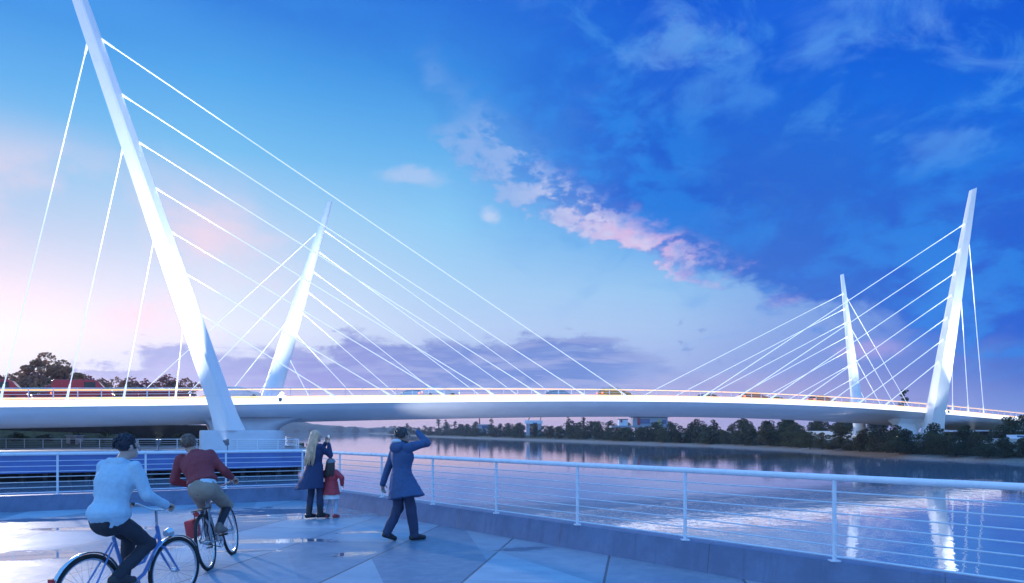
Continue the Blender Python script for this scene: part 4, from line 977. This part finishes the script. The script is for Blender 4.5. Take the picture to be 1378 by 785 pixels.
# ---------------------------------------------------------------- bicycles
chrome = mat('bicycle chrome', (.55,.57,.60), .22, metal=.9, var=.04); blackm = mat('bicycle black', (.025,.025,.03), .5)
def bicycle(label, loc, rz, lean, frame_c, rack, step):
    o = empty('bicycle', loc, label, 'bicycle'); o.rotation_euler = (0, lean, rz)
    fm = mat(frame_c[0], frame_c[1], .35, var=.05); Rw, ry, fy = .335, -.52, .53
    bbk, st, hd0, hd1 = V3((0,-.07,.28)), V3((0,-.24,.80)), V3((0,.33,.66)), V3((0,.285,.84))
    fr = MB()
    fr.tube([bbk, st], .016); fr.tube([hd0, hd1], .019)
    if step:
        fr.tube([bbk, V3((0,.12,.38)), hd0+V3((0,.0,.02))], .020); fr.tube([bbk.lerp(st,.35), V3((0,.12,.50)), hd0.lerp(hd1,.6)], .016)
    else:
        fr.tube([bbk, hd0], .018); fr.tube([st-V3((0,-.01,.05)), hd1-V3((0,0,.02))], .015)
    for sx in (-1,1):
        fr.tube([bbk+V3((sx*.02,0,0)), (sx*.06,ry,Rw)], .010, 6); fr.tube([st+V3((sx*.015,0,-.05)), (sx*.06,ry,Rw)], .009, 6)
    fr.build('frame', fm, o, smooth=True)
    fk = MB(); fk.tube([hd0, hd0+V3((0,.012,-.05))], .018)
    for sx in (-1,1): fk.tube([hd0+V3((sx*.045,.012,-.05)), (sx*.05,.43,.48), (sx*.05,fy,Rw)], [.014,.012,.009], 7)
    fk.tube([hd0+V3((-.045,.012,-.05)), hd0+V3((.045,.012,-.05))], .013, 7)
    fk.build('fork', fm, o, smooth=True)
    for wy in (ry, fy):
        wl = MB().ring((0,0,0), (1,0,0), Rw-.002, .019, 48, 8).build('wheel', tyre, o, smooth=True); wl.location = (0,wy,Rw)
        MB().ring((0,0,0), (1,0,0), Rw-.030, .0115, 48, 6).build('rim', chrome, wl, smooth=True)
        sk = MB()
        for k in range(28):
            a = 2*math.pi*k/28; sx = .028*(1 if k % 2 else -1); b = a + (.35 if k % 4 < 2 else -.35)
            sk.tube([(sx, .022*math.cos(b), .022*math.sin(b)), (0, (Rw-.035)*math.cos(a), (Rw-.035)*math.sin(a))], .0016, 4, cap=False)
        sk.tube([(-.055,0,0),(.055,0,0)], .012, 8); sk.tube([(-.03,0,0),(.03,0,0)], .024, 10)
        sk.build('spokes', chrome, wl)
        if step:
            gd = MB(); a0, a1 = (R(25), R(200)) if wy == ry else (R(35), R(170))
            for w_ in (-.022, 0, .022):
                pass
            ps = [V3((0, (Rw+.032)*math.cos(a0+(a1-a0)*k/16), (Rw+.032)*math.sin(a0+(a1-a0)*k/16))) for k in range(17)]
            gd.tube(ps, .024, 8, flat=.35); g_ = gd.build('mudguard', chrome, o, smooth=True); g_.location = (0,wy,Rw)
    sp_ = MB().tube([st, st+V3((0,-.03,.10))], .012); sp_.build('seat_post', chrome, o, smooth=True)
    sd_ = MB(); S0 = st+V3((0,-.03,.125))
    sd_.loft([[(x*k, S0.y+yy, S0.z+zz*kz) for x, zz in ((-1,0),(-.8,.03),(0,.04),(.8,.03),(1,0),(.7,-.03),(0,-.035),(-.7,-.03))] for yy, k, kz in ((-.14,.05,.6),(-.11,.085,1),(-.04,.075,1),(.05,.035,.9),(.13,.018,.6))])
    sd_.build('saddle', blackm, o, smooth=True)
    hb_ = MB(); top = hd1+V3((0,-.01,.16 if step else .12)); hb_.tube([hd1, top], .013); gx, gy, gz = .28, .16 if step else .20, 1.06 if step else 1.0
    hb_.tube([(-gx,gy,gz),(-gx*.8,gy+.10,gz),(-.08,top.y+.03,top.z),(.08,top.y+.03,top.z),(gx*.8,gy+.10,gz),(gx,gy,gz)], .011, 8)
    hb_.build('handlebar', chrome, o, smooth=True)
    for sx in (-1,1):
        MB().tube([(sx*gx,gy-.02,gz),(sx*(gx*.86),gy+.08,gz)], .017, 8).build('grip', blackm, o, smooth=True)
        MB().tube([(sx*gx*.82,gy+.11,gz-.01),(sx*gx*1.02,gy+.02,gz-.045)], .006, 6).build('brake_lever', chrome, o)
    return o
def drivetrain(o, ang):
    bbk = V3((0,-.07,.28)); cr = MB().ring(bbk+V3((.045,0,0)), (1,0,0), .092, .006, 32, 6)
    for k in range(5): a = k*1.257; cr.tube([bbk+V3((.045,0,0)), bbk+V3((.045,.088*math.cos(a),.088*math.sin(a)))], .006, 5)
    cr.tube([bbk-V3((.07,0,0)), bbk+V3((.07,0,0))], .014)
    cr.build('chainring', chrome, o, smooth=True); ch = MB()
    for k in (-1,1): ch.tube([(.045,-.07,.28+k*.090),(.045,-.52,.335+k*.036)], .006, 5)
    ch.build('chain', blackm, o)
    pts = {}
    for sx, a in ((1, ang), (-1, ang+math.pi)):
        e = bbk + V3((sx*.075, .165*math.cos(a), .165*math.sin(a)))
        MB().tube([bbk+V3((sx*.07,0,0)), e], [.013,.010], 8).build('crank', chrome, o, smooth=True)
        MB().box(e+V3((sx*.055,0,0)), (.095,.08,.022)).build('pedal', blackm, o, bevel=.004)
        pts['r' if sx > 0 else 'l'] = e + V3((sx*.045, 0, .012))
    return pts
def rider_joints(ped, s=1.0, **k):
    J = {}
    for q, sg in (('l',-1),('r',1)):
        p = ped[q]; J['ankle'+q] = p + V3((0,-.085,.105)); J['toe'+q] = p + V3((sg*.015,.075,.036)); J['khint'+q] = (sg*.12,1,.3)
    J.update(k); return joints(s, **J)

# ---- rider in the pale blue hoodie
l1, a1, k1 = (-3.47,6.14,GZ), R(16), .93
bk1 = bicycle('blue step-through bicycle ridden in front of the photo, nearest the camera', l1, -a1, 0, ('blue bicycle enamel',(.10,.22,.50)), True, True)
ped = drivetrain(bk1, R(160)); bk1.scale = (k1,)*3
MB().tube([(0,.40,.74),(0,.47,.75)], [.035,.05], 12).build('headlamp', chrome, bk1, smooth=True)
MB().box((0,-.875,.50),(.05,.025,.07)).build('rear_reflector', mat('red reflector', (.5,.03,.03), .25), bk1, bevel=.006)
J = rider_joints(ped, pelvis=(0,-.29,1.00), chest=(0,-.23,1.30), neck=(0,-.14,1.53), head=(.01,-.08,1.66), face=(.35,1,-.08),
                 wril=(-.275,.10,1.085), wrir=(.275,.10,1.085), ehintl=(-.5,-.3,-1), ehintr=(.5,-.3,-1),
                 handl=((0.05,1,-.15),(0,-.3,-1),(1,0,0),1.3), handr=((-.05,1,-.15),(0,-.3,-1),(-1,0,0),1.3))
o, hp, M = figure('cyclist in pale blue hoodie and dark trousers riding the nearest bicycle', l1, (0,0,-a1), J); o.scale = (k1,)*3
hood_m = mat('pale blue sweatshirt', (.44,.58,.68), .85, scale=30, var=.06)
def f(mb):
    mb.loft(torso_rings(J['pelvis'], J['chest'], J['neck'], (1,0,0), (1,0,0), 1.2)[0:]); sleeves(mb, J, 1.0, .072, .060, .046)
    mb.ell(V3(J['pelvis'])+V3((0,-.005,.035)), (.206,.178,.125))
    cone_caps(mb, V3(J['neck'])+V3((-.06,-.07,-.02)), V3(J['neck'])+V3((.06,-.07,-.02)), .05, .05)
garment(o, 'hoodie', hood_m, f, seed=1)
garment(o, 'trousers', mat('black trousers', (.025,.027,.04), .8, var=.2), lambda mb: legs_cloth(mb, J, 1.0), seed=2)
shoe_pair(o, 'shoe', mat('dark shoe leather', (.03,.03,.035), .5), J, 1.0)
short_hair(o, mat('black hair', (.015,.016,.03), .5), hp, 1.0, 3)

# ---- rider in the maroon sweater, leaning into a left turn
l2, a2, lean2 = (-3.755,8.67,GZ), R(-8), R(-9)
bk2 = bicycle('grey road bicycle with red pannier leaning left, ridden away toward the wharf', l2, -a2, lean2, ('grey bicycle enamel',(.30,.33,.38)), False, False)
ped = drivetrain(bk2, R(150))
pn = MB().box((-.105,-.56,.53),(.10,.26,.22)); pn.build('pannier', mat('red pannier cloth', (.55,.05,.06), .7), bk2, bevel=.02)
rk = MB(); rk.box((0,-.50,.735),(.12,.34,.012))
for sx in (-1,1): rk.tube([(sx*.055,-.60,.73),(sx*.06,-.53,.34)], .005, 5)
rk.build('rack', blackm, bk2); MB().tube([(.0,-.69,.70),(.0,-.67,.70)], .03, 10).build('tail_light', mat('red reflector', (.5,.03,.03), .25), bk2)
J2 = rider_joints(ped, pelvis=(0,-.27,.985), chest=(-.05,-.13,1.24), neck=(-.13,.02,1.45), head=(-.19,.07,1.57), face=(-.2,1,-.05),
                 wril=(-.275,.13,1.03), wrir=(.275,.13,1.03), ehintl=(-.55,-.4,-.8), ehintr=(.55,-.4,-.8),
                 handl=((.05,1,-.2),(0,-.3,-1),(1,0,0),1.3), handr=((-.05,1,-.2),(0,-.3,-1),(-1,0,0),1.3))
o, hp, M = figure('cyclist in maroon sweater and tan shorts seen from behind leaning left', l2, (0,lean2,-a2), J2)
def f(mb): mb.loft(torso_rings(J2['pelvis'], J2['chest'], J2['neck'], (1,0,0), (1,0,0), 1.20)[2:]); sleeves(mb, J2, 1.0, .068, .058, .048, .30)
garment(o, 'sweater', mat('maroon wool', (.27,.045,.055), .9, scale=40, var=.15), f, seed=4)
def f(mb): mb.loft(torso_rings(J2['pelvis'], J2['chest'], J2['neck'], (1,0,0), (1,0,0), 1.08)[1:3])
garment(o, 'shirt', mat('pale shirt cotton', (.55,.62,.68), .8, var=.05), f, seed=5)
garment(o, 'shorts', mat('tan cotton', (.34,.25,.19), .85, var=.1), lambda mb: legs_cloth(mb, J2, 1.0, .100, .080, .0, 0), seed=6)
for k in 'lr':
    mb = MB(); kn, an_ = V3(J2['knee'+k]), V3(J2['ankle'+k]); cone_caps(mb, kn.lerp(an_,.06), an_, .062, .042)
    link_mesh('sock', remesh(mb, 'sock', mat('dark long sock', (.022,.024,.035), .85), .009, 4), o)
shoe_pair(o, 'shoe', mat('brown shoe leather', (.20,.14,.12), .5), J2, 1.0)
short_hair(o, mat('brown hair', (.16,.10,.075), .5), hp, 1.03, 5, n=95)

# ---- man in the blue coat
lm_, am = (-1.70,10.3,GZ), R(45)
Jm = joints(1.0, pelvis=(0,0,.95), chest=(0,.015,1.25), neck=(0,.0,1.495), head=(.0,.035,1.625), face=(.12,1,.12), hipv=(1,.1,0), shr=(1,-.05,.08),
            anklel=(-.10,-.20,.135), ankler=(.10,.17,.085), toel=(-.10,-.06,.035), toer=(.12,.335,.03), wril=(-.36,-.10,.86), wrir=(.15,.20,1.66), ehintl=(-.6,-1,0), ehintr=(1,-.1,-.9),
            handl=((-.15,.1,-1),(.9,.2,0),(.2,1,0),.7), handr=((-.75,.25,.35),(-.1,-.6,-.8),(0,-.5,.9),.55))
o, hp, M = figure('man in long blue hooded coat striding with one arm raised to his brow', lm_, (0,0,-am), Jm)
coatm = mat('blue coat cloth', (.050,.095,.21), .8, scale=24, var=.14)
def skirt(mb, P, zhem, top, hem, off, n=18):
    rings = []
    for k in range(5):
        f_ = k/4; z = P[2]+.10 + (zhem-P[2]-.10)*f_; rx, ry = top[0]+(hem[0]-top[0])*f_**1.2, top[1]+(hem[1]-top[1])*f_**1.2
        rings.append([V3((P[0]+off[0]*f_**1.3+rx*math.cos(a)*(1+.05*math.sin(5*a)*f_), P[1]+off[1]*f_**1.3+ry*math.sin(a)*(1+.05*math.sin(5*a)*f_), z + hem[2]*f_*math.cos(a))) for a in [2*math.pi*i/n for i in range(n)]])
    mb.loft(rings)
def f(mb):
    mb.loft(torso_rings(Jm['pelvis'], Jm['chest'], Jm['neck'], (1,0,0), (1,0,.05), 1.27)[1:]); sleeves(mb, Jm, 1.0, .080, .066, .052)
    skirt(mb, (0,0,.95), .66, (.195,.150), (.31,.27,.06), (.06,.06))
    mb.ell((0,-.115,1.44), (.135,.070,.085)); mb.ell((-.09,-.06,1.475), (.055,.07,.05)); mb.ell((.09,-.06,1.475), (.055,.07,.05))
garment(o, 'coat', coatm, f, seed=7, wrinkle=.009)
MB().ell((0,-.095,1.535), (.108,.060,.034)).build('hood_lining', mat('pale fleece', (.62,.64,.68), .95), o, smooth=True)
MB().ring((0,.0,1.515), (0,.25,1), .078, .030, 24, 8).build('scarf', mat('dark scarf', (.05,.045,.05), .95), o, smooth=True)
garment(o, 'trousers', mat('navy trousers', (.035,.050,.11), .8, var=.15), lambda mb: legs_cloth(mb, Jm, 1.0, .104, .086, .074), seed=8)
shoe_pair(o, 'shoe', mat('dark shoe leather', (.03,.03,.035), .5), Jm, 1.0)
short_hair(o, mat('grey brown hair', (.06,.055,.06), .55), hp, .98, 9)
bz = MB().box((-.262,-.02,1.30),(.012,.055,.06)); bz.build('sleeve_badge', mat('pale badge', (.45,.42,.36), .7), o, bevel=.003)

# ---- woman taking a picture
lw, aw = (-3.80,12.9,GZ), R(38)
Jw = joints(.97, pelvis=(0,0,.95), chest=(0,.0,1.225), neck=(0,.0,1.46), head=(.0,.03,1.585), face=(.10,1,.0), shw=.160,
            anklel=(-.06,-.10,.10), ankler=(.07,.07,.10), wril=(-.06,.28,1.44), wrir=(.07,.27,1.43), ehintl=(-.5,-.1,-1), ehintr=(.5,-.1,-1),
            handl=((.25,.25,1),(.5,-.8,.1),(.3,.6,.2),.5), handr=((-.25,.25,1),(-.5,-.8,.1),(-.3,.6,.2),.5))
o, hp, M = figure('woman with long blonde hair in navy coat holding up a phone', lw, (0,0,-aw), Jw, .97)
def f(mb):
    mb.loft(torso_rings(Jw['pelvis'], Jw['chest'], Jw['neck'], (1,0,0), (1,0,0), 1.18, .95)[1:]); sleeves(mb, Jw, .95, .070, .058, .046)
    skirt(mb, (0,0,.95), .58, (.175,.14), (.29,.27,.02), (-.05,-.09))
garment(o, 'coat', mat('navy coat cloth', (.022,.040,.11), .8, scale=24, var=.14), f, seed=10, wrinkle=.008)
garment(o, 'jeans', mat('navy denim', (.030,.045,.095), .85, var=.2), lambda mb: legs_cloth(mb, Jw, .97, .090, .070, .062), seed=11)
shoe_pair(o, 'boot', mat('black boot leather', (.02,.02,.025), .45), Jw, .97, high=.35)
long_hair(o, mat('blonde hair', (.74,.45,.28), .5, var=.22, scale=12), hp, 1.0, .42, 12, 110, .12, -.10)
ph = MB().box((0,0,0),(.072,.009,.15)); po = ph.build('phone', mat('phone black', (.03,.03,.035), .2), None, bevel=.004)
MB().box((0,-.006,0),(.064,.002,.136)).build('screen', mat('phone screen', (.10,.16,.22), .15, emit=(.45,.65,.9), estr=.6), po)
pw = Matrix.Rotation(-aw,4,'Z') @ V3((.005,.315,1.545)); po.location = V3(lw)+pw; po.rotation_euler = (R(-6),0,-aw)
tag(po, 'phone held up by the blonde woman in navy coat', 'phone')

# ---- girl
lg, ag, gs = (-3.52,13.0,GZ), R(12), .655
gj = lambda x, y, z: (x*gs, y*gs, z*gs)
Jg = joints(gs, pelvis=gj(0,0,.93), chest=gj(0,.01,1.20), neck=gj(0,.0,1.43), head=gj(0,.02,1.615), face=(.05,1,.05), shw=.165,
            anklel=gj(-.13,0,.10), ankler=gj(.13,0,.10), wril=gj(-.40,.02,.96), wrir=gj(.34,.04,1.0), ehintl=(-.9,-.6,0), ehintr=(.9,-.6,0),
            handl=((-.6,.2,-.6),(0,0,-1),(0,1,0),.5), handr=((.1,.5,-.6),(-1,0,-.2),(0,1,0),.6))
o, hp, M = figure('small girl in red jacket, grey beanie and white skirt beside the blonde woman', lg, (0,0,-ag), Jg, gs, 1.28)
def f(mb):
    mb.loft(torso_rings(Jg['pelvis'], Jg['chest'], Jg['neck'], (1,0,0), (1,0,0), 1.34, gs)[1:]); sleeves(mb, Jg, gs, .090, .078, .058)
    skirt(mb, gj(0,0,.93), .70*gs, (.21*gs,.18*gs), (.27*gs,.245*gs,0), (0,0))
garment(o, 'jacket', mat('red quilted jacket', (.50,.05,.07), .7, scale=30, var=.15), f, .008, 4, .006, 22, 13)
def f(mb): skirt(mb, gj(0,0,.90), .57*gs, (.14*gs,.13*gs), (.25*gs,.225*gs,0), (0,0))
garment(o, 'skirt', mat('white skirt cotton', (.70,.70,.74), .85, var=.06), f, .008, 3, .006, 26, 14)
garment(o, 'leggings', mat('pale blue leggings', (.42,.50,.62), .8, var=.06), lambda mb: legs_cloth(mb, Jg, gs, .088, .066, .052), .007, 4, .003, 22, 15)
shoe_pair(o, 'shoe', mat('red shoe', (.45,.05,.06), .5), Jg, gs*1.1)
long_hair(o, mat('dark brown hair', (.045,.032,.030), .5, var=.25, scale=14), hp, gs*1.28, .19, 16, 80, .06, -.03)
bn_ = MB(); cc = hp(0,-.02,.045); bn_.ell(cc, (.098*gs*1.28,.110*gs*1.28,.092*gs*1.28)); bn_.ring(hp(0,-.022,.045), (0,-.15,1), .098*gs*1.28, .015*gs*1.28, 24, 8)
bn_.build('beanie', mat('grey knit', (.22,.25,.30), .95, scale=60, var=.2), o, smooth=True)

# ================================================================== floodlights on the pylons
floodm = mat('floodlight housing', (.2,.2,.22), .4, metal=.6)
def flood(key, t, v, s_aim, power, sz=R(34)):
    p = BP(t, v, -.1); base, L = PYL[key]; aim = base + L*s_aim
    ld = bpy.data.lights.new('floodlight', 'SPOT'); lo = bpy.data.objects.new('floodlight_lamp', ld); C.objects.link(lo)
    d = (aim-p).normalized()
    ld.energy = power; ld.spot_size = sz; ld.spot_blend = 1.0; ld.shadow_soft_size = .15; ld.color = (.93,.95,1.0)
    lo.location = p + d*.2; lo.rotation_euler = (-d).to_track_quat('Z','Y').to_euler()
    h = MB().tube([(0,0,0),tuple(-d*.3)], [.2,.12], 8); hb_ = h.build('floodlight', floodm, bridge); hb_.location = p + d*.1 - b0
for key, t, v, s_, p_ in (('B',12.0,13.6,.6,16000),('B',0.0,12.6,.35,12000),('C',103.0,13.6,.5,8000),('C',115.0,13.6,.5,8000)):
    flood(key, t, v, s_, p_)
for key, t, s_, p_, sz in (('B',5.5,.50,130000,46),('C',107.5,.52,110000,44)):
    flood(key, t, -.3, s_, p_, R(sz))
def uplight(p, aim, power, size, label=None):
    """a ground or deck mounted floodlight: lamp plus its visible housing"""
    p, aim = Vector(p), Vector(aim); d = (aim-p).normalized()
    ld = bpy.data.lights.new('floodlight', 'SPOT'); lo = bpy.data.objects.new('floodlight_lamp', ld); C.objects.link(lo)
    ld.energy = power; ld.spot_size = R(size); ld.spot_blend = 1.0; ld.shadow_soft_size = .08; ld.color = (.90,.96,1.0)
    lo.location = p + d*((.12 if size != 46 and size != 44 else .4) if label else .32); lo.rotation_euler = (-d).to_track_quat('Z','Y').to_euler()
    hm = MB().tube([(0,0,0),tuple(d*.5)], [.15,.26], 12, cap=False) if label else MB().tube([(0,0,0),tuple(d*.26)], [.13,.2], 10)
    if label:
        o = empty('floodlight', p, label, 'floodlight', 'floodlights at the pylon feet'); hm.build('housing', floodm, o)
        MB().tube([(0,0,-.5),(0,0,0)], .04, 6).box((0,0,-.5),(.4,.4,.04)).build('stand', floodm, o)
    else:
        h = hm.build('floodlight', floodm, bridge); h.location = p-b0
def on_pyl(key, s): b_, L = PYL[key]; return b_ + L*s
uplight((-31.0,58.6,GZ+.5), on_pyl('A',.40), 14000, 64, 'small floodlight on the wharf left of the bridge pier')
uplight((-24.5,57.6,GZ+.5), on_pyl('A',.82), 150000, 40, 'small floodlight on the wharf right of the tall left pylon foot')
uplight((63.4,101.6,-.6), on_pyl('D',.30), 16000, 50, 'small floodlight on the bank left of the tall right pylon foot')
uplight((69.6,101.0,-.6), on_pyl('D',.80), 120000, 40, 'small floodlight on the bank right of the tall right pylon foot')
uplight((-18.55,60.5,GZ+.42), BP(47,5,-2.0), 13000, 46, 'added fill floodlight at the wharf corner brightening the deck underside')  # added fill lamp, brightens the underside of the deck from the left
uplight((59.5,101.0,-.9), BP(60,5,-2.0), 26000, 44, 'added fill floodlight among the bushes brightening the deck underside')  # added fill lamp, does the same from the right bank

# ================================================================== evening haze
hz = bpy.data.materials.new('evening haze'); hz.use_nodes = True; nt = hz.node_tree; nt.nodes.clear()
ho = nt.nodes.new('ShaderNodeOutputMaterial'); hv = nt.nodes.new('ShaderNodeVolumePrincipled')
hv.inputs['Color'].default_value = (.80,.83,.97,1); hv.inputs['Density'].default_value = .0003; hv.inputs['Anisotropy'].default_value = .0
nt.links.new(hv.outputs[0], ho.inputs['Volume'])
hbx = MB().box((0,1230,16),(5600,3200,50)).build('haze', hz)
tag(hbx, 'thin evening haze over the river', kind='stuff')
